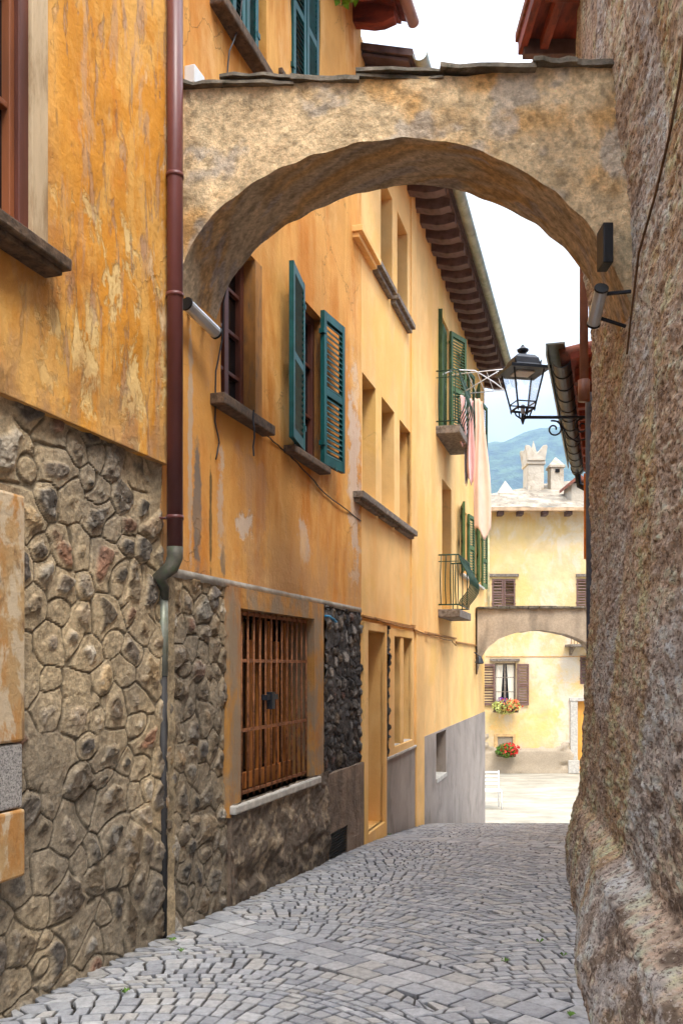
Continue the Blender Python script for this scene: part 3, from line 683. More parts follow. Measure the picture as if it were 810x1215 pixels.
# ================================================================ NEAR ARCH
def prof_interp(P, n):
    P = np.array(P); d = np.r_[0, np.cumsum(np.hypot(*np.diff(P, axis=0).T))]; s = np.linspace(0, d[-1], n)
    x = np.interp(s, d, P[:, 0]); z = np.interp(s, d, P[:, 1])
    for _ in range(int(n/1.2)):
        x[1:-1] = (x[:-2]+2*x[1:-1]+x[2:])/4; z[1:-1] = (z[:-2]+2*z[1:-1]+z[2:])/4
    return x, z
def arch(name, label, inner, top, yn, yf, mat, nseg, nrow, seed, amp, colf, base, skew=0, shear=0):
    xi, zi = prof_interp(inner, nseg); xt = np.linspace(inner[0][0], inner[-1][0], nseg)*.35+xi*.65
    xt[0] = xi[0]; xt[-1] = xi[-1]; zt = np.interp(xt, [p[0] for p in top], [p[1] for p in top])
    m = MB(); cols = []
    def sh(X, Y, Z): return Y+skew*(X-inner[0][0])
    # near and far faces
    for side, y in ((0, yn), (1, yf)):
        q = np.linspace(0, 1, nrow)[None, :]
        X = xi[:, None]*(1-q)+xt[:, None]*q; X = X+(side*(yf-yn)*shear*(.3136+(.13-.3136)*(X-xi[0])/(xi[-1]-xi[0]))); Z = zi[:, None]*(1-q)+zt[:, None]*q
        H = amp*(fbm(X*4, Z*4, seed, 5)-.5)*2+amp*.6*(fbm(X*16, Z*16, seed+4, 4)-.5)
        Y = sh(X, y, Z)+(H if side == 0 else -H)
        Z = Z+(1-q)*.012*(vn(X*11, Z*0+3, seed+6)-.5)*2
        m.grid(np.stack([X, Y, Z], -1)); cols.append(colf(X, Z).reshape(-1, 3))
    # soffit
    ny = max(4, int((yf-yn)/.015)) if nseg > 80 else 6
    q = np.linspace(0, 1, ny)[None, :]; A = m.v[:0]
    n0 = nseg*nrow; near = np.array(m.v[:n0]).reshape(nseg, nrow, 3)[:, 0]; far = np.array(m.v[n0:2*n0]).reshape(nseg, nrow, 3)[:, 0]
    P = near[:, None, :]*(1-q[..., None])+far[:, None, :]*q[..., None]
    s = np.arange(nseg)[:, None]*.02
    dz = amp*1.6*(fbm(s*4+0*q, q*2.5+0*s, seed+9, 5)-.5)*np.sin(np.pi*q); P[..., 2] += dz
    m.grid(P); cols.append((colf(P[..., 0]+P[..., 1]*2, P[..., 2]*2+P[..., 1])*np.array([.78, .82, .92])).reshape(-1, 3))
    nt = np.array(m.v[:n0]).reshape(nseg, nrow, 3)[:, -1]; ft = np.array(m.v[n0:2*n0]).reshape(nseg, nrow, 3)[:, -1]
    P = np.stack([nt, ft], 1); m.grid(P); cols.append(colf(P[..., 0], P[..., 1]).reshape(-1, 3))
    root = thing(name, label, 'archway', WORLD, base)
    m.build('arch', mat, root, smooth=True, colors=np.concatenate(cols), fixn=True)
    return root, sh
NP = [(-1.10, 1.7), (-1.05, 2.0), (-.995, 2.3), (-.955, 2.47), (-.827, 2.64), (-.70, 2.78), (-.55, 2.886), (-.38, 2.98), (-.212, 3.05), (-.03, 3.105), (.16, 3.138), (.32, 3.152), (.479, 3.153), (.63, 3.125), (.88, 3.05), (1.125, 2.93), (1.39, 2.73), (1.52, 2.58), (1.59, 2.45), (1.64, 2.30), (1.80, 1.95)]
TP = [(-1.1, 3.44), (.15, 3.50), (.75, 3.51), (1.2, 3.56), (1.9, 3.55)]
def archcol(U, Z):
    a = fbm(U*2.3, Z*2.3, 5, 4)[..., None]; b = fbm(U*9, Z*9, 6, 5)[..., None]; e = ss(.56, .68, fbm(U*5, Z*5, 9, 5))[..., None]
    c1 = np.array(S(226, 198, 156)[:3]); c2 = np.array(S(222, 176, 116)[:3]); c3 = np.array(S(192, 180, 166)[:3])
    c = c1*(1-ss(.5, .7, a))+c2*ss(.5, .7, a); c = c*(1-.7*e)+c3*.7*e
    return c*(.55+.8*b)*(1-.35*ss(.55, .7, fbm(U*24, Z*24, 7, 4))[..., None])
M['archR'] = attrmat('arch_roughcast', .022, 30, .4, .95)
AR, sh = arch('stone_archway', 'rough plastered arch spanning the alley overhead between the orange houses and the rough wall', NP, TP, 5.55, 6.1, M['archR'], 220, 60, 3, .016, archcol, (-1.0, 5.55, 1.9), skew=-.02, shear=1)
# coping slabs
m = MB(); x = -1.0; k = 0
while x < 1.68:
    L = random.uniform(.25, .6); L = min(L, 1.7-x); z = np.interp(x+L/2, [p[0] for p in TP], [p[1] for p in TP]); th = random.uniform(.018, .036)
    for lay in range(2 if random.random() < .3 else 1):
        zz = z+lay*.028+random.uniform(-.006, .008); yo = random.uniform(-.075, -.02)+sh(x, 5.55, 0)+lay*.03; tl = random.uniform(-.015, .015)
        n = 5; pts = [(x+L*i/n, yo+random.uniform(-.016, .016)) for i in range(n+1)]
        f = [m.av((p[0], p[1], zz+tl*i/n)) for i, p in enumerate(pts)]; g = [m.av((p[0], p[1]+.004, zz+th+tl*i/n+random.uniform(-.006, .006))) for i, p in enumerate(pts)]
        fb = [m.av((p[0], 6.14, zz+tl*i/n)) for i, p in enumerate(pts)]; gb = [m.av((p[0], 6.14, zz+th)) for i, p in enumerate(pts)]
        for i in range(n): m.f += [[f[i], f[i+1], g[i+1], g[i]], [g[i], g[i+1], gb[i+1], gb[i]], [f[i+1], f[i], fb[i], fb[i+1]], [fb[i+1], fb[i], gb[i], gb[i+1]]]
        m.f += [[f[0], g[0], gb[0], fb[0]], [f[n], fb[n], gb[n], g[n]]]
    x += L-.02
m.build('coping', M['slate'], AR, fixn=False)
# ================================================================ FAR ARCH
Yf = 18.3; k = Yf/F
FPx = [(566, 800), (568, 776), (578, 765), (592, 756), (610, 750), (632, 747), (655, 748), (675, 752), (692, 757), (704, 766), (712, 780), (716, 800)]
NPf = [((a-HX)*k, (HY-b)*k) for a, b in FPx]; TPf = [((560-HX)*k, (HY-723)*k), ((720-HX)*k, (HY-722)*k)]
def farcol(U, Z):
    b = fbm(U*3, Z*3, 6, 5)[..., None]; st = ss(.5, .65, fbm(U*4, Z*.6, 19, 4))[..., None]
    return np.array(S(176, 158, 136)[:3])*(.75+.5*b)*(1-.35*st)
M['archF'] = attrmat('far_arch_plaster', .006, 20, .2, .95)
AF, _ = arch('stone_archway', 'low grey cement arch at the far end of the alley in front of the square', NPf, TPf, Yf, Yf+.5, M['archF'], 60, 14, 8, .01, farcol, (NPf[0][0], Yf, -.4))
m = MB(); x = NPf[0][0]
while x < NPf[-1][0]:
    L = random.uniform(.2, .4); z = TPf[0][1]+random.uniform(0, .015); m.box(x, x+L-.01, Yf-.07+random.uniform(-.02, .02), Yf+.56, z, z+.045+random.uniform(-.01, .02)); x += L
m.build('coping', M['slate'], AF, bevel=.008)

# ================================================================ RIGHT ROUGH WALL
def rx(s_Y, Z):
    """X of the wall surface at depth Y and height Z"""
    X = 1.372+.152*(s_Y-3.67)
    X = X-.036*ss(0, -1.6, Z)-.12*ss(2.6, 3.6, Z)+.08*ss(-.4, 1.0, Z)
    bulge = np.interp(s_Y, [0, 4.6, 5.6, 6.9, 8], [.34, .30, .19, .09, .08])
    X = X-bulge*ss(-1.02, -1.13, Z+.018*(fbm(s_Y*1.5, Z*0+1, 44, 3)-.5)*2)*(.55+.45*ss(-1.1, -1.5, Z))
    X = X+.03*(fbm(s_Y*1.1, Z*.7, 45, 3)-.5)*2
    return X
RB = (1.35, 3.7, -1.5)
HR = thing('rough_house', 'rough grey brown roughcast house wall filling the right side of the alley', 'house', WORLD, RB)
ys = np.concatenate([np.arange(-.5, 3.0, .12), np.arange(3.0, 7.42, .0105)])
zs = np.concatenate([np.arange(-1.75, 4.3, .0125), np.arange(4.3, 5.5, .1)])
Yg, Zg = np.meshgrid(ys, zs, indexing='ij')
X = rx(Yg, Zg)
peb = np.abs(2*vn(Yg*13, Zg*34, 50)-1)*.5+vn(Yg*22, Zg*55, 51)*.5
rough = fbm(Yg*2.2, Zg*5, 52, 4)
H = .022*peb*(.5+rough)+.014*(rough-.5)+.016*(fbm(Yg*2.2, Zg*.9, 53, 4)-.5)+.018*fbm(Yg*7, Zg*20, 57, 4)
# crack running down
cr = np.abs(Yg-(4.55+.42*(Zg-2.2)*-.35+.05*np.sin(Zg*7)+.06*(vn(Zg*5, Zg*0, 9)-.5)))
ck = ss(.022, .004, cr)*ss(.3, .8, Zg)
H = H-.02*ck
X = X-H
a = fbm(Yg*1.5, Zg*1.2, 55, 5); b = fbm(Yg*8, Zg*26, 56, 4); st = fbm(Yg*2.5, Zg*1.0, 58, 5)
def mixc(c1, c2, k): k = k[..., None]; return np.array(c1[:3])*(1-k)+np.array(c2[:3])*k
col = mixc(S(206, 180, 158), S(218, 184, 146), ss(.42, .62, st))
col = col*(1-ss(.52, .66, a)[..., None]*.75)+np.array(S(214, 204, 198)[:3])*ss(.52, .66, a)[..., None]*.75
dk = ss(.50, .62, fbm(Yg*5, Zg*15, 59, 5))
near = ss(5.2, 3.9, Yg)*ss(.5, -.6, Zg)
col = col*(1-.68*dk*(.55+.45*near))[..., None]
wh = ss(.54, .68, fbm(Yg*4.5, Zg*13, 60, 5))*(.35+.65*near)
col = col*(1-wh)[..., None]+np.array(S(186, 178, 172)[:3])*wh[..., None]
col = 1.15*col*(.6+.85*b)[..., None]*(.75+.45*peb)[..., None]*(1-.6*ck)[..., None]
rid = ss(.07, .0, np.abs(Zg+1.06+.018*(fbm(Yg*1.5, Zg*0+1, 44, 3)-.5)*2)); col = np.minimum(col, .62)*(1+.12*rid)[..., None]  # light edge painted into the wall colour along the plinth ridge
# turn the corner and go away to the right
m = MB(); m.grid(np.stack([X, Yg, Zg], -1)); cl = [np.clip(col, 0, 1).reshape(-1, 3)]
edge = X[-1]; zcol = zs; qs = np.linspace(0, 1, 14)[:, None]
Xc = edge[None, :]+(1-np.cos(qs*math.pi/2))*.25+qs*0; Yc = ys[-1]+np.sin(qs*math.pi/2)*.14+0*zs[None, :]
Xc2 = np.vstack([Xc, Xc[-1:]+4]); Yc2 = np.vstack([Yc, Yc[-1:]]); Zc2 = np.repeat(zs[None, :], 15, 0)
m.grid(np.stack([Xc2, Yc2, Zc2], -1)); cl.append(np.repeat(np.clip(col[-1:], 0, 1), 15, 0).reshape(-1, 3))
b0 = len(m.v); m.v += [(.72, -.5, 5.4), (6, -.5, 5.4), (6, 7.5, 5.4), (1.9, 7.5, 5.4), (.7, -.5, -1.7), (6, -.5, -1.7)]; m.f += [[b0, b0+1, b0+2, b0+3], [b0, b0+4, b0+5, b0+1]]; cl.append(np.full((6, 3), .3))
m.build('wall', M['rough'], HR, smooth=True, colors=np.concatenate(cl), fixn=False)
# raised rib and slot where the arch meets the wall
RW = Fr(2.2, 9.25, -.152, -1)       # right wall frame, u runs towards the camera
m = MB(); m.M = Matrix.Identity(4)
def wp(px, py, Y): return ((px-HX)/F*Y, Y, (HY-py)/F*Y)
p = wp(727, 260, 5.5); q = wp(716, 20, 5.5)
m.box(1.62, 1.70, 5.50, 5.62, p[2]+.1, 3.5); m.build('pier_edge', simple('pale_render', S(190, 168, 132), .9, .2, 8, bump=.006, bsc=30), HR, bevel=.02)
m = MB(); a_ = wp(716, 262, 5.35); b_ = wp(737, 316, 5.35); m.box(a_[0]-.0, a_[0]+.06, 5.36, 5.5, b_[2]+.03, a_[2]-.0); m.build('junction_box', M['black'], HR, bevel=.006)
# cable
m = MB(); pts = []
for px, py in ((808, 30), (800, 90), (785, 165), (765, 235), (742, 300), (722, 380), (716, 420)):
    Y = 3.9+(808-px)/92*1.6; pts.append((float(rx(Y, (HY-py)/F*Y))-.035, Y, (HY-py)/F*Y))
m.tube(pts, .007, 6); m.build('cable', simple('brown_cable', S(104, 78, 56), .8), HR, smooth=True)
# eave of that house, seen against the sky
m = MB(); xe = wp(622, 0, 7.7)[0]; ze = wp(622, 66, 7.75)[2]
m.box(xe, 2.2, 3.0, 7.8, ze+.13, ze+.18); r = m.build('roof', M['redwood'], HR)
m = MB(); m.box(xe-.05, 2.2, 3.0, 7.86, ze+.182, ze+.26); m.build('roof_tiles', M['tile'], HR, bevel=.01)
MB().box(xe-.03, xe+.03, 3.0, 7.83, ze+.06, ze+.18).build('fascia', M['redwood'], r, bevel=.004)
MB().box(xe+.0, 2.1, 7.72, 7.80, ze, ze+.128).build('beam', M['eave'], r, bevel=.006)
for k in range(6): MB().box(xe+.045, 2.1, 7.0-k*.55, 7.13-k*.55, ze+.0, ze+.128).build('rafter', M['redwood'], r, bevel=.006)
MB().box(xe+.13, xe+.2, 3, 7.715, ze+.03, ze+.127).build('beam', M['redwood'], r, bevel=.006)

# ================================================================ TILED HOUSE on the right, past the corner
gn = Vector(((677-HX)/F*8.5, 8.5)); gf = Vector(((692-HX)/F*13.2, 13.2)); dd = (gn-gf).normalized()
R2o = gf+Vector((-dd.y, dd.x))*(.5)
R2 = Fr(R2o.x, R2o.y, dd.x, dd.y)      # u from far end towards the camera, t into the house
L2 = (gn-gf).length
HT = thing('tiled_house', 'house past the rough wall on the right showing its tile eave, gutter and orange shutter', 'house', R2, (0, 0, -3.6))
m = MB(); m.box(0, L2+.8, 0, 5, -4, 3.1); M['tanP'] = plaster('tan_plaster', S(210, 170, 120), [(S(170, 140, 110), 2, (1, 1, .4), .5, .7, .6, None)], .004)
m.build('wall', M['tanP'], HT)
ez = 2.78; m = MB(); m.prism([(-.5, ez), (5, ez+.9), (5, ez+.98), (-.5, ez+.06)], 0, -.1, L2+.1); rf = m.build('roof', M['redwood'], HT)
m = MB(); nT = int(L2/.2)
for k in range(nT):
    c = .1+k*L2/nT
    for j in range(3):
        m.tube([(c, -.6+j*.35, ez+.09+(j*.35)*.16), (c, -.6+(j+1)*.35, ez+.10+(j+1)*.35*.16)], [.085, .075], 8)
m.build('roof_tiles', M['tile'], rf, smooth=True)
for k in range(11): MB().box(.15+k*L2/11, .27+k*L2/11, -.47, .05, ez-.13, ez-.002).build('rafter', M['redwood'], rf, bevel=.006)
m = MB(); g = .085; pts = [(-.5-g+g*math.cos(a), ez+.03+g*math.sin(a)) for a in [math.pi+math.pi*i/10 for i in range(11)]]
m.prism(pts+[(p[0]*1, p[1]+.006) for p in pts[1:-1][::-1]], 0, -.1, L2+.05)
for k in range(12): m.prism([(-.5-g+(g+.008)*math.cos(a), ez+.03+(g+.008)*math.sin(a)) for a in [math.pi+math.pi*i/10 for i in range(11)]], 0, k*L2/12+.1, k*L2/12+.13)
m.tube([(0, -.585, ez-.03), (-.03, -.56, ez-.2), (-.03, -.35, ez-.32), (-.03, -.06, ez-.36)], .045, 10)
m.build('gutter', M['iron'], HT)
m = MB(); m.box(-.08, L2+.1, -.72, -.705, ez+.06, ez+.16); m.box(-.08, L2+.1, -.72, -.55, ez+.15, ez+.165); m.build('flashing', M['gutter'], HT)
# orange shutter standing open
sz1 = (HY-563)/F*12.4; sz0 = (HY-664)/F*12.4
us = R2.uz(703, 600, 0)[0]; us = (13.2-12.4)/abs(dd.y)
t_out = None
sx = (690.5-HX)/F*12.4; hx = R2.w(us, 0, 0)[0]
shutter(HT, 'shutter', simple('orange_paint', S(226, 138, 46), .6, .15, 6, bump=.0008), us, 0.0, .12, -1, abs(hx-sx), sz0, sz1)
# pipes at the corner
def toR2(p):
    q = Vector((p[0]-R2.o[0], p[1]-R2.o[1])); return (q.dot(Vector(R2.d)), q.dot(Vector(R2.n)), p[2])
a = wp(692.5, 300, 7.9); b = wp(693, 462, 7.9); m = MB(); m.tube([toR2((a[0], 7.9, 4.9)), toR2((a[0], 7.9, b[2]))], .036, 12); m.tube([toR2((a[0], 7.9, b[2]+.08)), toR2((a[0], 7.9, b[2]-.1))], .05, 12)
m.build('drainpipe', M['coppipe'], HT, smooth=True)
m = MB(); xx = wp(699, 0, 8)[0]; m.tube([toR2((xx, 8, b[2])), toR2((xx, 8, wp(0, 500, 8)[2])), toR2((xx+.02, 8, -2.4))], .034, 12)
m.build('drainpipe', simple('dark_zinc', S(98, 102, 112), .5, .2, 5), HT, smooth=True)

# ================================================================ STREET LAMP on bracket
YL = 9.0; LX = (620-HX)/F*YL; kz = YL/F; zz = lambda py: (HY-py)*kz
SL = thing('street_lamp', 'black iron lantern on a scrolled bracket reaching out from the right wall', 'street lamp', WORLD, (LX, YL, zz(503)))
m = MB(); zr = zz(495)
xw = (722-HX)/F*YL
m.tube([(LX+.0, YL, zr), (xw, YL, zr)], .016, 8)
m.tube([(LX, YL, zr-.07), (LX, YL, zr-.03), (LX, YL, zr+.05)], [.006, .02, .014], 8)
m.build('bracket', M['iron'], SL, smooth=True)
def spiral(cx, cz, r0, turns, a0, s, n=26):
    return [(cx+s*r0*(1-.78*i/n)*math.cos(a0+turns*2*math.pi*i/n), YL, cz+r0*(1-.78*i/n)*math.sin(a0+turns*2*math.pi*i/n)) for i in range(n+1)]
m = MB(); X_ = lambda px: (px-HX)/F*YL
m.tube(spiral(X_(657), zz(509), .085, 1.35, 1.2, -1), .0085, 6)
m.tube([(X_(654), YL, zz(499)), (X_(662), YL, zz(500)), (X_(668), YL, zz(508)), (X_(674), YL, zz(518)), (X_(684), YL, zz(524)), (X_(694), YL, zz(521)), (X_(701), YL, zz(510))], .0085, 6)
m.tube(spiral(X_(690), zz(506), .075, 1.3, 1.5, 1), .0085, 6)
m.build('scroll', M['iron'], SL, smooth=True)
# lantern body (four sided)
R4 = math.pi/4+.22
def fr4(r): return r*math.sqrt(2)
m = MB(); z0L = zz(486); z1L = zz(441); rb = .085; rt = .155
for k in range(4):
    a = R4+k*math.pi/2; c, s_ = math.cos(a), math.sin(a)
    m.tube([(LX+fr4(rb)*c, YL+fr4(rb)*s_, z0L), (LX+fr4(rt)*c, YL+fr4(rt)*s_, z1L)], .009, 6)
for r, z, th in ((rb, z0L, .012), (rb+.012, z0L+.06, .007), (rt, z1L, .012)):
    P = [(LX+fr4(r)*math.cos(R4+k*math.pi/2), YL+fr4(r)*math.sin(R4+k*math.pi/2), z) for k in range(5)]; m.tube(P, th, 6)
for k in range(4):
    a = R4+k*math.pi/2+math.pi/4
    m.tube([(LX+rb*1.1*math.cos(a), YL+rb*1.1*math.sin(a), z0L), (LX+.07*math.cos(a), YL+.07*math.sin(a), z0L-.06), (LX, YL, z0L-.10)], .008, 6)
    a -= math.pi/4; m.tube([(LX+fr4(rb)*math.cos(a), YL+fr4(rb)*math.sin(a), z0L), (LX+fr4(rb)*math.cos(a), YL+fr4(rb)*math.sin(a), z0L-.03)], [.012, .003], 6)
m.build('lantern_frame', M['iron'], SL)
m = MB(); zc0 = z1L
m.lathe((LX, YL, zc0), [(fr4(.2), -.012), (fr4(.2), .016), (fr4(.14), .03), (fr4(.13), .05)], 4, R4)
m.lathe((LX, YL, zc0), [(fr4(.128), .05), (fr4(.115), .11), (fr4(.085), .145), (fr4(.04), .16)], 4, R4)
m.lathe((LX, YL, zc0), [(.05, .158), (.03, .18), (.055, .20), (.058, .215), (.03, .232), (.022, .24), (.008, .262)], 10)
for k in range(4):
    a = R4+k*math.pi/2; m.tube([(LX+fr4(.125)*math.cos(a), YL+fr4(.125)*math.sin(a), zc0+.05), (LX+fr4(.135)*math.cos(a), YL+fr4(.135)*math.sin(a), zc0+.085)], [.012, .004], 6)
m.build('lamp_hood', M['iron'], SL)
t = NT('clear_glass'); t.b.inputs['Transmission Weight'].default_value = 1; t.b.inputs['IOR'].default_value = 1.05; t.b.inputs['Alpha'].default_value = .35
M['clear'] = t.done(S(235, 240, 245), .05)
m = MB()
for k in range(4):
    a = R4+k*math.pi/2; b = a+math.pi/2
    m.face(*[(LX+fr4(r)*math.cos(q)*.97, YL+fr4(r)*math.sin(q)*.97, z) for r, q, z in ((rb, a, z0L), (rb, b, z0L), (rt, b, z1L), (rt, a, z1L))])
m.build('lantern_glass', M['clear'], SL)
MB().lathe((LX, YL, z0L-.05), [(.012, 0), (.02, .02), (.02, .09), (.008, .1)], 8).build('bulb_holder', M['alu'], SL)
MB().lathe((LX, YL, z1L-.05), [(.12, .025), (.12, .04)], 4, R4).build('reflector', M['white'], SL)

# ================================================================ tube lights
def tube_light(label, A, B, Yw, plate):
    A = Vector(A); B = Vector(B); d = (B-A).normalized()
    r = thing('wall_light', label, 'wall light', WORLD, tuple((A+B)/2), 'tube lights under the near arch')
    MB().tube([A, B], .038, 14).build('lamp_casing', M['alu'], r, smooth=False)
    MB().tube([A-d*.012, A], .042, 14).build('end_cap', M['black'], r); MB().tube([B, B+d*.012], .042, 14).build('end_cap', M['black'], r)
    m = MB(); c = (A+B)/2
    for q in plate: m.tube([A+(B-A)*q[0], Vector(q[1])], .012, 6)
    m.build('mounting_arm', M['iron'], r)
    return r
def onW(px, py, t): u, z = W1.uz(px, py, t); return W1.w(u, t, z)
A = onW(222, 361, -.07); B = onW(256, 394, -.12)
tube_light('silver tube light on the left wall beside the brown drainpipe', A, B, 0, [(.2, onW(222, 372, .03)), (.7, onW(240, 388, .03))])
A = wp(713, 343, 5.42); B = wp(704, 383, 5.62)
tube_light('silver tube light with a round dark end on the right wall beneath the arch', A, B, 0, [(.15, (1.70, 5.45, A[2]+.0)), (.8, (1.72, 5.62, B[2]-.02))])

# ================================================================ LAUNDRY
def wcol(px, Y): return (px-HX)/F*Y
DR = thing('drying_rack', 'white tubular drying rack hooked over the upper balcony railing', 'drying rack', W2, (W2.ofY(14.5), -.5, 4.38))
m = MB(); ua = W2.ofY(14.0); ub = W2.ofY(15.0); z = 4.38
def tubeY(m, pts, r): m.tube(pts, r, 6)
tubeY(m, [(ua, -.2, z), (ua, -.95, z+.02), (ua+.06, -1.0, z+.02), (ub-.06, -1.0, z+.02), (ub, -.95, z+.02), (ub, -.2, z)], .008)
for k in range(5): t = -.3-.14*k; m.tube([(ua, t, z), (ub, t, z)], .005, 5)
m.tube([(ua+.05, -.02, z+.02), (ua+.2, -.2, z+.14), (ua+.4, -.5, z+.16), (ua+.8, -.75, z+.08), (ub, -.9, z)], .01, 6)
m.tube([(ua, -.9, z), (ua+.1, -.35, z-.25)], .008, 6)
m.build('rack_frame', M['white'], DR, smooth=True)
def cloth(name, label, mat, x0, x1, yt, yb, Y, cat, dY=.1, seed=1, grp='laundry hanging from the upper balcony'):
    n, k = 40, 22
    zt_, zb_ = (HY-yt)/F*Y, (HY-yb)/F*Y; xa, xb = wcol(x0, Y), wcol(x1, Y); P = np.zeros((n, k, 3))
    for i in range(n):
        q = i/(n-1); w = (xb-xa)
        for j in range(k):
            s = j/(k-1); fold = math.sin(s*math.pi*3+seed+q*.8)*(.02+.025*q)+.02*math.sin(s*11+q*3)
            sx = 1-.45*(1-q)**1.5 if seed == 1 else 1
            P[i, j] = (xa+w*(.0 if seed == 1 else 0)+w*(s*sx)+(q*w*.0)+.015*math.sin(q*6+s*4), Y+fold+dY*(s-.5), zt_+(zb_-zt_)*q*(1-.04*math.sin(s*7+seed))+.0)
    m = MB(); m.v = []; m.grid(P)
    base = (float((xa+xb)/2), Y, zt_)
    o = m.build(name, mat, None, WORLD, base, smooth=True, fixn=False)
    so = o.modifiers.new('Solid', 'SOLIDIFY'); so.thickness = .004
    return tag(o, label, cat, grp)
cloth('hanging_sheet', 'long peach sheet hanging furthest out from the balcony drying rack', M['peach'], 562, 584, 474, 634, 14.6, 'sheet', .25, 1)
cloth('hanging_towel', 'pale pink towel hanging beside the long peach sheet', M['pink'], 554, 563, 474, 572, 14.5, 'towel', .2, 2)
cloth('hanging_towel', 'short pink cloth hanging closest to the balcony railing', M['pink'], 545, 553, 470, 528, 14.3, 'towel', .15, 3)
cloth('hanging_towel', 'narrow white cloth hanging between the two pink cloths', M['white'], 551, 555, 474, 572, 14.7, 'towel', .1, 4)

# small bell lamp where far arch meets house
BL = thing('wall_light', 'small dark lamp on the house corner under the far grey arch', 'wall light', WORLD, wp(568, 783, 18.0))
x, y, z = wp(568.5, 783, 18.05); m = MB(); m.lathe((x, y, z-.08), [(.07, 0), (.09, .02), (.06, .1), (.02, .16)], 10); m.tube([(x, y, z+.07), (x-.1, y+.1, z+.16), (x-.3, y+.2, z+.16)], .012, 6)
m.build('lamp_shade', M['iron'], BL)

# ================================================================ FAR HOUSE ON THE SQUARE
YF = 32.0; FF = Fr(0, YF, 1, 0); GF = gz(YF); zf = lambda py: (HY-py)/F*YF; xf = lambda px: (px-HX)/F*YF
HF = thing('square_house', 'pale yellow house across the square with brown shutters and a stone slab roof', 'house', FF, (xf(632), 0, GF))
g0 = HF; bx = xf(632)
hw1 = (xf(587), xf(612), zf(838), zf(787), .25); hw2 = (xf(583.5), xf(611), zf(723), zf(687), .06)
hw3 = (xf(590), xf(608), zf(888), zf(874), .3); hd3 = (xf(684.5), xf(684.5)+1.2, GF, zf(832), .3); hw4 = (xf(683.5), xf(683.5)+.8, zf(722), zf(687), .06)
hw5 = (xf(688), xf(688)+.9, zf(812), zf(778), .06)
base = S(218, 192, 146)
M['farP'] = plaster('faded_yellow_plaster', base, [(S(216, 186, 116), .5, (1, 1, .7), .42, .62, .8, None),
   (S(222, 178, 74), .9, (1.6, 1, .25), .42, .66, .85, ('z', 7.5, 9.2)),
   (S(240, 190, 110), .7, (1, 1, 1), .45, .6, .75, ('x', xf(645)-bx, -1.5-GF, 2.4, 1.1, .5, 1)),
   (S(216, 204, 184), 1.1, (1, 1, .6), .5, .64, .7, None),
   (S(214, 204, 190), 1.5, (1, 1, 1), .35, .6, .85, ('x', xf(680)-bx, -1.0-GF, .8, 2.0, .5, 1.5)),
   (S(180, 164, 146), 2.2, (1, 1, 1), .36, .6, .85, ('z', 1.4, .2))], .01, 10)
m = MB(); wallmesh(m, xf(520), xf(860), -4, 5.35, [hw1, hw2, hw3, hd3, hw4, hw5], .4, 0)
core(m, xf(520), xf(860), -4, 5.35, .5, 9, 0); m.build('wall', M['farP'], HF, fixn=False)
def ccol(U, Z):
    k = fbm(U*2, Z*3, 91, 5)[..., None]; c = np.array(S(176, 160, 138)[:3])*(.7+.45*k); return c
hb = lambda U, Z: .02-.12*ss(.48, .6, fbm(U*1.3, Z*2.2, 90, 4)+.35*ss(-2.4, -3.4, Z)-.12)
m = MB(); cols = relief(m, xf(560), xf(680), -3.9, -2.35, .07, hb, ccol); m.build('rubble_base', M['archF'], HF, smooth=True, colors=cols, fixn=False)
# roof: slab covered, hipped
ze = 5.28; Pn = [(xf(500), -.6, ze), (xf(870), -.6, ze)]
us = np.linspace(xf(480), xf(880), 60); ts = np.linspace(0, 1, 26)
def ridge(u): return np.interp(u, [xf(480), xf(577), xf(690), xf(880)], [ze+.2, ze+.75, ze+1.75, ze+2.6])
U, Tq = np.meshgrid(us, ts, indexing='ij')
rg = ridge(U); Z = ze+.1+(rg-ze)*Tq+.05*((Tq*12) % 1)*-1; Zn = Z+.03*(vn(U*3, Tq*26, 3)-.5)
m = MB(); m.grid(np.stack([U, -.6+Tq*(rg-ze)*2.6, Zn], -1)); m.build('roof', simple('stone_slabs', S(150, 140, 124), .85, .4, 1.6, (1, .6, 1), .05, 3, col2=S(112, 100, 86)), HF, fixn=False)
MB().box(xf(480), xf(880), -.62, -.55, ze-.02, ze+.09).box(xf(480), xf(880), -.55, .1, ze+.02, ze+.05).build('eave_board', simple('pale_wood', S(190, 160, 128), .8), HF)
for px in (592, 615, 644, 672, 700): MB().box(xf(px)-.09, xf(px)+.09, -.45, .05, ze-.13, ze+.019).build('rafter', M['eave'], HF)
MB().box(xf(480), xf(880), .2, 8, ze-.3, ze+.2).build('wall_top', M['farP'], HF)
M['chim'] = plaster('pale_chimney_plaster', S(196, 184, 166), [(S(156, 136, 110), 1.6, (1, 1, .5), .5, .66, .7, None)], .02, 6)
# swallow-tail chimney
Yc = 34.0; FC = Fr(0, Yc, 1, 0); xc = lambda px: (px-HX)/F*Yc; zc = lambda py: (HY-py)/F*Yc
m = MB(); a, b = xc(628.5), xc(648); m.box(a, b, 1.4, 2.0+.3, zc(592), zc(548))
c = (a+b)/2; w = (xc(651)-xc(624.5))/2
m.box(c-w*.86, c+w*.86, 1.35, 2.35, zc(548), zc(544)); 
for y0, y1 in ((1.3, 1.45), (2.25, 2.4)):
    m.prism([(c-w*.8, zc(544)), (c+w*.8, zc(544)), (c+w, zc(528)), (c+w*.95, zc(525)), (c+w*.6, zc(526)), (c+w*.2, zc(533)), (c, zc(536)), (c-w*.2, zc(533)), (c-w*.6, zc(526)), (c-w*.95, zc(525)), (c-w, zc(528))], 1, y0, y1)
m.box(c-w*.85, c-w*.7, 1.45, 2.25, zc(544), zc(527)); m.box(c+w*.7, c+w*.85, 1.45, 2.25, zc(544), zc(527))
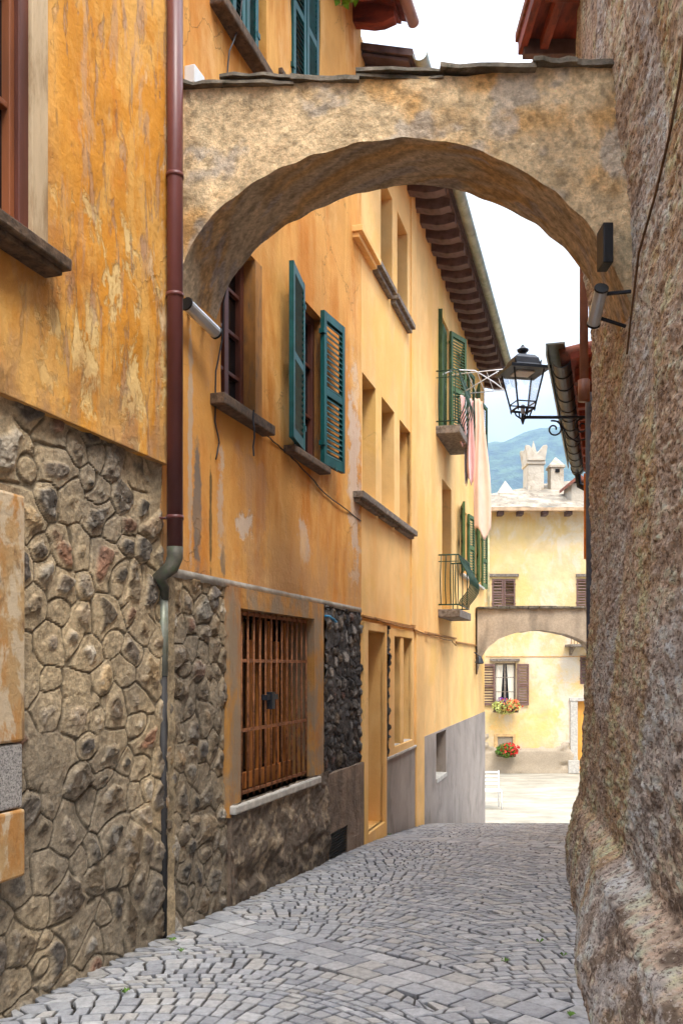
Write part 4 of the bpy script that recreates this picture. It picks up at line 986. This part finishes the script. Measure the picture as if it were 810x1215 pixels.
m.lathe((c, 1.85, zc(536)), [(.2, 0), (.12, .25), (.0, .62)], 4, math.pi/4)
m2 = m; fr_off = Yc-YF
m.v = [(p[0], p[1]+fr_off-1.0, p[2]) for p in m.v]; m.build('chimney', M['chim'], HF, bevel=.02)
m = MB(); a, b = xc(657), xc(672.5); m.box(a, b, 1.5, 2.1, zc(592), zc(551)); m.box(a-.05, b+.05, 1.45, 2.15, zc(551), zc(548))
m.lathe(((a+b)/2, 1.8, zc(548)), [(.38, 0), (.36, .04), (.02, .34)], 4, math.pi/4)
m.v = [(p[0], p[1]+1.0, p[2]) for p in m.v]; ch = m.build('chimney', M['chim'], HF, bevel=.01)
MB().box((a+b)/2-.08, (a+b)/2+.08, 2.47, 2.56, zc(557), zc(553)).build('flue_hole', M['dark'], ch)
m = MB(); m.lathe((xc(599), 2.0, zc(591)), [(.5, 0), (.52, .12), (.34, .2), (.3, .24), (.02, .62)], 4, math.pi/4+.2); m.build('chimney', M['chim'], HF)
# dormer corner at right
m = MB(); m.box(xf(682), xf(700), .5, 1.6, ze+.1, zf(570)); m.build('dormer', M['chim'], HF); MB().prism([(xf(677), zf(571)), (xf(690), zf(560)), (xf(706), zf(571)), (xf(706), zf(574)), (xf(690), zf(565)), (xf(677), zf(575))], 1, .3, 1.7).build('dormer_roof', M['tile'], HF)
# windows
w = glazing(HF, hw1, .14, M['sill'], nz=3, nu=2, fw=.05)
for s in (0, 1):
    m = MB(); n = 12; a = hw1[0]+.06 if s == 0 else hw1[1]-.06; sg = 1 if s == 0 else -1
    P = np.zeros((10, n, 3))
    for i in range(10):
        q = i/9
        for j in range(n): P[i, j] = (a+sg*(.24*(j/(n-1)))*(1-.35*q), .125+.015*math.sin(j*2.2), hw1[3]-.05-(hw1[3]-hw1[2]-.1)*q)
    m.grid(P); m.build('curtain', M['curtain'], w, fixn=False)
def lintel(px0, px1, py, t=.08): MB().box(xf(px0), xf(px1), -t, .05, zf(py), zf(py)+.1).build('lintel', M['sill'], HF, bevel=.01)
lintel(581, 616, 785); lintel(579, 615, 684.5); lintel(683, 720, 684.5)
MB().box(xf(585), xf(614), -.02, .03, zf(787), zf(784)-.02).build('window_surround', M['jamb'], HF)
shutter(HF, 'shutter', M['brownsh'], xf(586.5), -.05, -1, -.05, .66, zf(837), zf(788), .09)
shutter(HF, 'shutter', M['brownsh'], xf(613), -.05, 1, -.03, .40, zf(837), zf(788), .09)
for h in (hw2, hw4, hw5):
    mid = (h[0]+h[1])/2
    shutter(HF, 'shutter', M['brownsh'], h[0], .0, 1, 0, mid-h[0]-.01, h[2]+.01, h[3], .09); shutter(HF, 'shutter', M['brownsh'], h[1], .0, -1, 0, mid-h[0]-.01, h[2]+.01, h[3], .09)
MB().box(xf(578), xf(616), -.03, .02, zf(727), zf(724)).build('window_sill', M['sill'], HF)
m = MB(); surround(m, xf(586), xf(611), zf(892), zf(871), hw3, -.04, .02); m.build('window_surround', simple('ochre_stone', S(206, 168, 116), .9), HF)
MB().box(hw3[0], hw3[1], .2, .22, hw3[2], hw3[3]).build('window_pane', M['glass'], HF)
m = MB()
for k in range(1, 6): c = hw3[0]+(hw3[1]-hw3[0])*k/6; m.tube([(c, .05, hw3[2]), (c, .05, hw3[3])], .012, 5)
for k in range(1, 3): c = hw3[2]+(hw3[3]-hw3[2])*k/3; m.tube([(hw3[0], .05, c), (hw3[1], .05, c)], .012, 5)
m.build('window_grille', M['rust'], HF)
m = MB(); m.box(xf(676), hd3[0], -.08, .05, zf(902), zf(832)); m.box(xf(675), hd3[1]+.3, -.1, .05, zf(832), zf(828)); m.box(hd3[1], hd3[1]+.25, -.08, .05, GF, zf(832)); m.box(xf(673), xf(686), -.14, .05, GF, zf(902)); m.build('door_surround', M['lsill'], HF, bevel=.01)
MB().box(hd3[0], hd3[1], .1, .15, hd3[2], hd3[3]).build('door', simple('orange_door_wood', S(222, 158, 70), .6, .2, 5, (1, 1, .2)), HF)
m = MB(); m.box(xf(670), xf(720), -.8, .02, zf(768), zf(765)); m.prism([(-.6, zf(768)), (0, zf(768)), (0, zf(778)), (-.25, zf(773))], 0, xf(675), xf(678)); bl = m.build('balcony', M['sill'], HF, bevel=.01)
m = MB(); n = 14
for k in range(n): c = xf(671)+(xf(718)-xf(671))*k/(n-1); m.tube([(c, -.75, zf(765)), (c, -.75, zf(765)+.9)], .012, 5)
m.tube([(xf(670), -.75, zf(765)+.9), (xf(720), -.75, zf(765)+.9)], .018, 5); m.build('railing', M['rust'], bl)
m = MB(); m.box(xf(576), xf(700), -.02, .01, zf(779.5), zf(778.7)); m.build('ledge', simple('tan_line', S(196, 150, 96), .9), HF)
m = MB(); m.tube([(xf(579), -.06, ze-.1), (xf(579), -.06, zf(722))], .04, 8); m.build('drainpipe', simple('pale_pipe', S(222, 206, 160), .6), HF, smooth=True)
# flowers
def foliage(m, c, r, n, s, rs):
    for _ in range(n):
        while True:
            p = rs.uniform(-1, 1, 3)
            if np.dot(p, p) < 1: break
        p = np.array(c)+p*np.array(r); a = rs.normal(size=3); a /= np.linalg.norm(a); b = np.cross(a, rs.normal(size=3)); b /= np.linalg.norm(b)
        k = s*rs.uniform(.6, 1.3); m.face(tuple(p-a*k), tuple(p+b*k*.6), tuple(p+a*k), tuple(p-b*k*.6))
def flowerbox(label, px0, px1, py, h, leafm, flm, fl2, seed):
    x0, x1 = xf(px0), xf(px1); z = zf(py); r = thing('flower_box', label, 'flower box', WORLD, ((x0+x1)/2, YF-.3, z), 'flower boxes on the house across the square')
    MB().box(x0+.08, x1-.08, YF-.4, YF-.14, z, z+.18).build('planter', M['dsill'], r, bevel=.01)
    rs = np.random.default_rng(seed); c = ((x0+x1)/2, YF-.32, z+.2); R = ((x1-x0)/2, .26, h)
    m = MB(); foliage(m, c, R, 900, .045, rs); m.build('foliage', leafm, r, fixn=False)
    m = MB(); foliage(m, (c[0]+.1, c[1]-.08, c[2]+.05), (R[0]*.95, R[1], R[2]), 170, .05, rs); m.build('flowers', flm, r, fixn=False)
    if fl2: m = MB(); foliage(m, (c[0]-.1, c[1], c[2]+.18), (R[0]*.5, R[1]*.6, R[2]*.6), 120, .045, rs); m.build('flowers', fl2, r, fixn=False)
flowerbox('window box of pale green leaves with orange and purple flowers under the curtained window', 581, 615, 845, .26, M['pale_leaf'], M['petals'], M['purple'], 3)
flowerbox('window box of green leaves and red flowers under the small barred window', 585, 612, 897, .24, M['leaf'], M['redpetals'], None, 4)

# white chair / rail beside the corner in the square
x, y, _ = wp(583, 0, 24.0); g_ = gz(24)
CH = thing('garden_chair', 'white tubular metal chair standing in the square by the yellow house corner', 'chair', WORLD, (x, y, g_))
m = MB(); w_ = .22
for sx in (-1, 1):
    for sy in (-1, 1): MB().tube([(x+sx*w_, y+sy*w_, g_), (x+sx*w_, y+sy*w_, g_+(.45 if sy < 0 else .95))], .016, 6).build('leg', M['white'], CH, smooth=True)
MB().box(x-w_-.02, x+w_+.02, y-w_-.02, y+w_+.02, g_+.45, g_+.48).build('seat', M['white'], CH, bevel=.005)
m = MB()
for k in range(4): m.box(x-w_, x+w_, y+w_-.01, y+w_+.01, g_+.58+k*.1, g_+.63+k*.1)
m.build('backrest', M['white'], CH, bevel=.003)

# plants: sprig at the top edge
rs = np.random.default_rng(8); sp = onW(410, 2, -.1); SP = thing('vine_sprig', 'bright green leaf sprig poking in at the top beside the red eave', 'plant', WORLD, (sp[0], sp[1], sp[2]+.6))
MB().tube([(sp[0]-.15, sp[1], sp[2]+.6), (sp[0], sp[1], sp[2]+.25), (sp[0]+.05, sp[1], sp[2])], .006, 5).build('stem', M['leaf'], SP)
m = MB(); foliage(m, (sp[0], sp[1], sp[2]+.1), (.16, .1, .14), 46, .055, rs); foliage(m, (sp[0]-.12, sp[1], sp[2]+.45), (.18, .12, .25), 60, .06, rs); m.build('leaves', simple('fresh_leaf', S(120, 160, 40), .5, .3, 30, bump=0), SP, fixn=False)
# weeds
WL = ['small weed at the foot of the drainpipe', 'tiny weed in the setts just right of the drainpipe', 'low green tuft in the setts near the left rubble wall', 'small weed by the foot of the rough right wall', 'little green tuft in the middle right of the setts', 'weed between setts at the bottom right by the rough wall', 'tiny weed against the yellow house doorstep', 'low tuft under the rough wall further down the alley']
for (px, py), lb in zip(((203, 1118), (215, 1131), (148, 1180), (640, 1120), (598, 1143), (676, 1208), (462, 992), (668, 1136)), WL):
    Y = 5.0
    for _ in range(12): Y = -gz(Y)*F/(py-HY)
    X_w = (px-HX)/F*Y; z = gz(Y); r = thing('weed', lb, 'weed', WORLD, (X_w, Y, z), 'weeds growing between the setts')
    m = MB()
    for k in range(9):
        a = random.uniform(0, 6.28); L = random.uniform(.012, .035); c, s_ = math.cos(a), math.sin(a)
        m.face((X_w, Y, z+.004), (X_w+c*L*.6-s_*.006, Y+s_*L*.6+c*.006, z+.018+random.uniform(0, .012)), (X_w+c*L, Y+s_*L, z+.014), (X_w+c*L*.6+s_*.006, Y+s_*L*.6-c*.006, z+.018))
    m.build('leaves', M['leaf'], r, fixn=False)

# ================================================================ GROUND
def leftX(Y): return (-2.734+.3136*Y) if Y < 9.34 else (-2.352+.2727*Y)
m = MB()
ysg = np.concatenate([[-1500, -200, -30], np.arange(-10, 34, .5), [40, 80, 300, 1000, 3000]]); xsg = np.array([-2500, -400, -60, -20, -10, -5, 0, 3, 6, 12, 30, 100, 500, 2500])
P = np.array([[(x, y, gz(min(max(y, -39), 59))-.03) for x in xsg] for y in ysg]); m.grid(P[::-1])
g = m.build('ground', simple('dark_joint_earth', S(56, 50, 44), .95, .3, 12, bump=.006, bsc=50), fixn=False, kind='structure')
# square paving
m = MB(); ysq = np.arange(20.0, 34, .5); P = np.array([[(x, y, gz(y)-.012) for x in np.linspace(-20, 30, 26)] for y in ysq]); m.grid(P[::-1])
m.build('square_paving', simple('pale_paving', S(158, 151, 136), .8, .22, .9, (1, 1.8, 1), .006, 25, col2=S(134, 128, 114)), fixn=False, kind='structure')
# setts
V = []; Fc = []; CC = []
setc = [S(170, 169, 169), S(160, 160, 162), S(178, 176, 175), S(152, 152, 155), S(172, 168, 163), S(166, 166, 168)]
def sett(q, hj=.004, flat=False):
    q = np.array(q); c = q.mean(0); z = gz(c[1])+random.uniform(-hj, hj)*.5-.004; tx, ty = random.uniform(-.018, .018), random.uniform(-.018, .018)
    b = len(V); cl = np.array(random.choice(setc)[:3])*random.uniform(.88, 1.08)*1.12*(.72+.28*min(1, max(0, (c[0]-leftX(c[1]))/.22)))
    for k, (s, dz) in enumerate(((1, -.035), (1, -.005), (.90, 0.0))):
        for p in q:
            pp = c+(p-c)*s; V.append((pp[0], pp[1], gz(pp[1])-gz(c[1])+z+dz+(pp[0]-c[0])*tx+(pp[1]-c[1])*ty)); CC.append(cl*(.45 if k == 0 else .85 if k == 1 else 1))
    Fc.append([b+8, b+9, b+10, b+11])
    for l in (0, 4):
        for k in range(4): Fc.append([b+l+k, b+l+(k+1) % 4, b+l+4+(k+1) % 4, b+l+4+k])
ad = np.array([345/F, 1.]); ad /= np.linalg.norm(ad); an = np.array([ad[1], -ad[0]])    # along, across (to the right)
O = np.array([-2.734, 0.])
bands = [((-1.0, 5.95), (1.2, 3.75), .42), ((.2, 10.4), (3.6, 8.6), .5), ((-1.6, 3.4), (-.4, 4.3), 0)]
def bandpos(p):
    for i, (a, b, w) in enumerate(bands):
        a = np.array(a); b = np.array(b); d = (b-a)/np.linalg.norm(b-a); n = np.array([-d[1], d[0]]); r = p-a; s, t = r@d, r@n
        if abs(t) < w/2 and -.8 < s < np.linalg.norm(b-a)+1.5: return True
    return False
def inside(p): 
    if p[0] < leftX(p[1])-.01: return False
    if p[1] < 7.5: return p[0] < 1.372+.152*(p[1]-3.67)-.05
    return p[0] < 2.3+.4*(p[1]-7.5)+.8
Wst = 1.75; rowh = .078; sett_w = .082; sag = .42
def arcpt(st, k, s):   # strip, row, s in 0..1 across
    x = st*Wst+s*Wst+(.04*(-1)**int(k)*(abs(2*s-1)**6)); y = k*rowh+sag*(1-(2*s-1)**2)*.9*(1)+(.04*math.sin(k*.7+st))
    return O+an*x+ad*(y-.0)
for st in range(0, 7):
    for k in range(10, 275):
        n = int(Wst/sett_w*1.12); off = random.random()*.5
        cuts = [0]; 
        while cuts[-1] < 1: cuts.append(cuts[-1]+random.uniform(.75, 1.3)/n)
        cuts[-1] = 1
        if len(cuts) > 2 and cuts[-1]-cuts[-2] < .3/n: cuts.pop(-2)
        for a, b in zip(cuts, cuts[1:]):
            mid = arcpt(st, k+.5, (a+b)/2)
            if not inside(mid) or mid[1] > 21 or mid[1] < 1.5 or bandpos(mid): continue
            ga = .0045+random.uniform(0, .003); gs = ga/Wst
            j = lambda: np.array([random.uniform(-.004, .004), random.uniform(-.004, .004)])
            def up_(q_):
                sl_ = -4*(2*q_-1)*sag*.9/Wst; return min(1, max(0, q_-sl_*rowh/(1+sl_*sl_)/Wst)) if .03 < q_ < .97 else q_
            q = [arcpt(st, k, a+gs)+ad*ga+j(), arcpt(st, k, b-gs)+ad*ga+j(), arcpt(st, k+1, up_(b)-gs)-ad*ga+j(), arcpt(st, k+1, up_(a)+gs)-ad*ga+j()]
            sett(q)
for a, b, w in bands[:2]:
    a = np.array(a); b = np.array(b); d = (b-a)/np.linalg.norm(b-a); n = np.array([-d[1], d[0]]); L = np.linalg.norm(b-a)+1.4; rows = 3
    for r in range(rows):
        s = -.7+random.random()*.2
        while s < L:
            l = random.uniform(.12, .22); t0 = -w/2+w*r/rows; t1 = t0+w/rows
            q = [a+d*(s+.006)+n*(t0+.006), a+d*(s+l-.006)+n*(t0+.006), a+d*(s+l-.006)+n*(t1-.006), a+d*(s+.006)+n*(t1-.006)]
            if inside(sum(q)/4): sett(q, .004)
            s += l
me = bpy.data.meshes.new('cobbled_paving'); me.from_pydata(V, [], Fc); at = me.color_attributes.new('Col', 'FLOAT_COLOR', 'POINT')
cc = np.ones((len(V), 4), np.float32); cc[:, :3] = CC; at.data.foreach_set('color', cc.ravel()); me.materials.append(M['cobble'])
o = bpy.data.objects.new('cobbled_paving', me); C.objects.link(o); o['kind'] = 'structure'
# paler slabs by the cement plinth
PS = [[(-.02, 8.55), (.42, 8.5), (.62, 9.3), (.22, 9.4)]]

# ================================================================ MOUNTAIN
xs_ = np.linspace(-1800, 3600, 200); ys_ = np.linspace(1100, 3000, 90)
XX, YY = np.meshgrid(xs_, ys_, indexing='ij')
ridge_h = 560+.22*(XX-400)+110*(fbm(XX/500, XX*0, 3, 4)-.5)*1.2
q = ss(1100, 2200, YY)*ss(3300, 2300, YY)
ZZ = -4+np.clip(ridge_h, 60, 900)*q+70*(fbm(XX/220, YY/220, 5, 5)-.5)*q+16*(fbm(XX/22, YY/22, 6, 3)-.5)*q
m = MB(); m.grid(np.stack([XX, YY, ZZ], -1))
m.build('hills', simple('forested_slope', S(70, 86, 52), .95, .7, .03, bump=14, bsc=.05, col2=S(30, 42, 24)), fixn=False, smooth=True, kind='structure')
# haze
m = MB(); m.box(-2600, 3700, -1600, 3100, -6, 760)
t = bpy.data.materials.new('haze'); t.use_nodes = True; nt = t.node_tree
for n_ in list(nt.nodes): nt.nodes.remove(n_)
out = nt.nodes.new('ShaderNodeOutputMaterial'); pv = nt.nodes.new('ShaderNodeVolumePrincipled'); pv.inputs['Color'].default_value = (.42, .66, 1, 1); pv.inputs['Density'].default_value = .00032; pv.inputs['Anisotropy'].default_value = .3
nt.links.new(pv.outputs[0], out.inputs['Volume'])
m.build('haze', t, kind='stuff')

# ================================================================ WORLD, SUN, CAMERA
SUN_EL, az = 58, math.atan2(.42, -.9)
wd = bpy.data.worlds.new('World'); bpy.context.scene.world = wd; wd.use_nodes = True; nt = wd.node_tree
bg = nt.nodes['Background']; sky = nt.nodes.new('ShaderNodeTexSky'); sky.sky_type = 'NISHITA'; sky.sun_disc = False
sky.sun_elevation = math.radians(SUN_EL); sky.sun_rotation = az % (2*math.pi); sky.dust_density = 2.5; sky.air_density = 1
tc = nt.nodes.new('ShaderNodeTexCoord'); mp = nt.nodes.new('ShaderNodeMapping'); mp.inputs['Scale'].default_value = (1, 1, 2.2); nt.links.new(tc.outputs['Generated'], mp.inputs[0])
ns = nt.nodes.new('ShaderNodeTexNoise'); ns.inputs['Scale'].default_value = 2.6; ns.inputs['Detail'].default_value = 7; nt.links.new(mp.outputs[0], ns.inputs['Vector'])
rm = nt.nodes.new('ShaderNodeMapRange'); rm.inputs['From Min'].default_value = .3; rm.inputs['From Max'].default_value = .62; rm.inputs['To Min'].default_value = .35; rm.inputs['To Max'].default_value = 1; nt.links.new(ns.outputs['Fac'], rm.inputs['Value'])
mx = nt.nodes.new('ShaderNodeMix'); mx.data_type = 'RGBA'; nt.links.new(rm.outputs[0], mx.inputs[0]); nt.links.new(sky.outputs[0], mx.inputs[6]); 
sp = nt.nodes.new('ShaderNodeSeparateXYZ'); nt.links.new(tc.outputs['Generated'], sp.inputs[0])
def wm(op, a, b):
    x = nt.nodes.new('ShaderNodeMath'); x.operation = op
    for i, q in enumerate((a, b)):
        if isinstance(q, (int, float)): x.inputs[i].default_value = q
        else: nt.links.new(q, x.inputs[i])
    return x.outputs[0]
zc_ = wm('MAXIMUM', sp.outputs[2], 0.0); lum = wm('ADD', wm('MULTIPLY', wm('POWER', zc_, 1.7), 27.0), 3.0)     # overcast sky, far brighter overhead than near the horizon
lum = wm('MULTIPLY', lum, wm('ADD', wm('MULTIPLY', ns.outputs['Fac'], .9), .6))
cm = nt.nodes.new('ShaderNodeCombineColor')
for i_, k_ in enumerate((.985, 1.0, 1.03)): nt.links.new(wm('MULTIPLY', lum, k_), cm.inputs[i_])
nt.links.new(cm.outputs[0], mx.inputs[7])
nt.links.new(mx.outputs[2], bg.inputs['Color']); bg.inputs['Strength'].default_value = .1
sd = bpy.data.lights.new('Sun', 'SUN'); sd.energy = 1.5; sd.angle = math.radians(18); sd.color = (1, .94, .84)
so = bpy.data.objects.new('Sun', sd); C.objects.link(so)
el = math.radians(SUN_EL); v = Vector((math.sin(az)*math.cos(el), math.cos(az)*math.cos(el), math.sin(el)))
so.rotation_euler = v.to_track_quat('Z', 'Y').to_euler()
cd = bpy.data.cameras.new('Camera'); cam = bpy.data.objects.new('Camera', cd); C.objects.link(cam)
cam.location = (0, 0, 0); cam.rotation_euler = (math.pi/2, 0, 0)
cd.sensor_fit = 'HORIZONTAL'; cd.sensor_width = 24; cd.lens = 24*F/810; cd.shift_x = 0; cd.shift_y = (HY-607.5)/810
cd.clip_start = .05; cd.clip_end = 9000
sc = bpy.context.scene; sc.camera = cam
sc.view_settings.view_transform = 'Standard'; sc.view_settings.look = 'None'; sc.view_settings.gamma = 1; sc.view_settings.exposure = 1.42
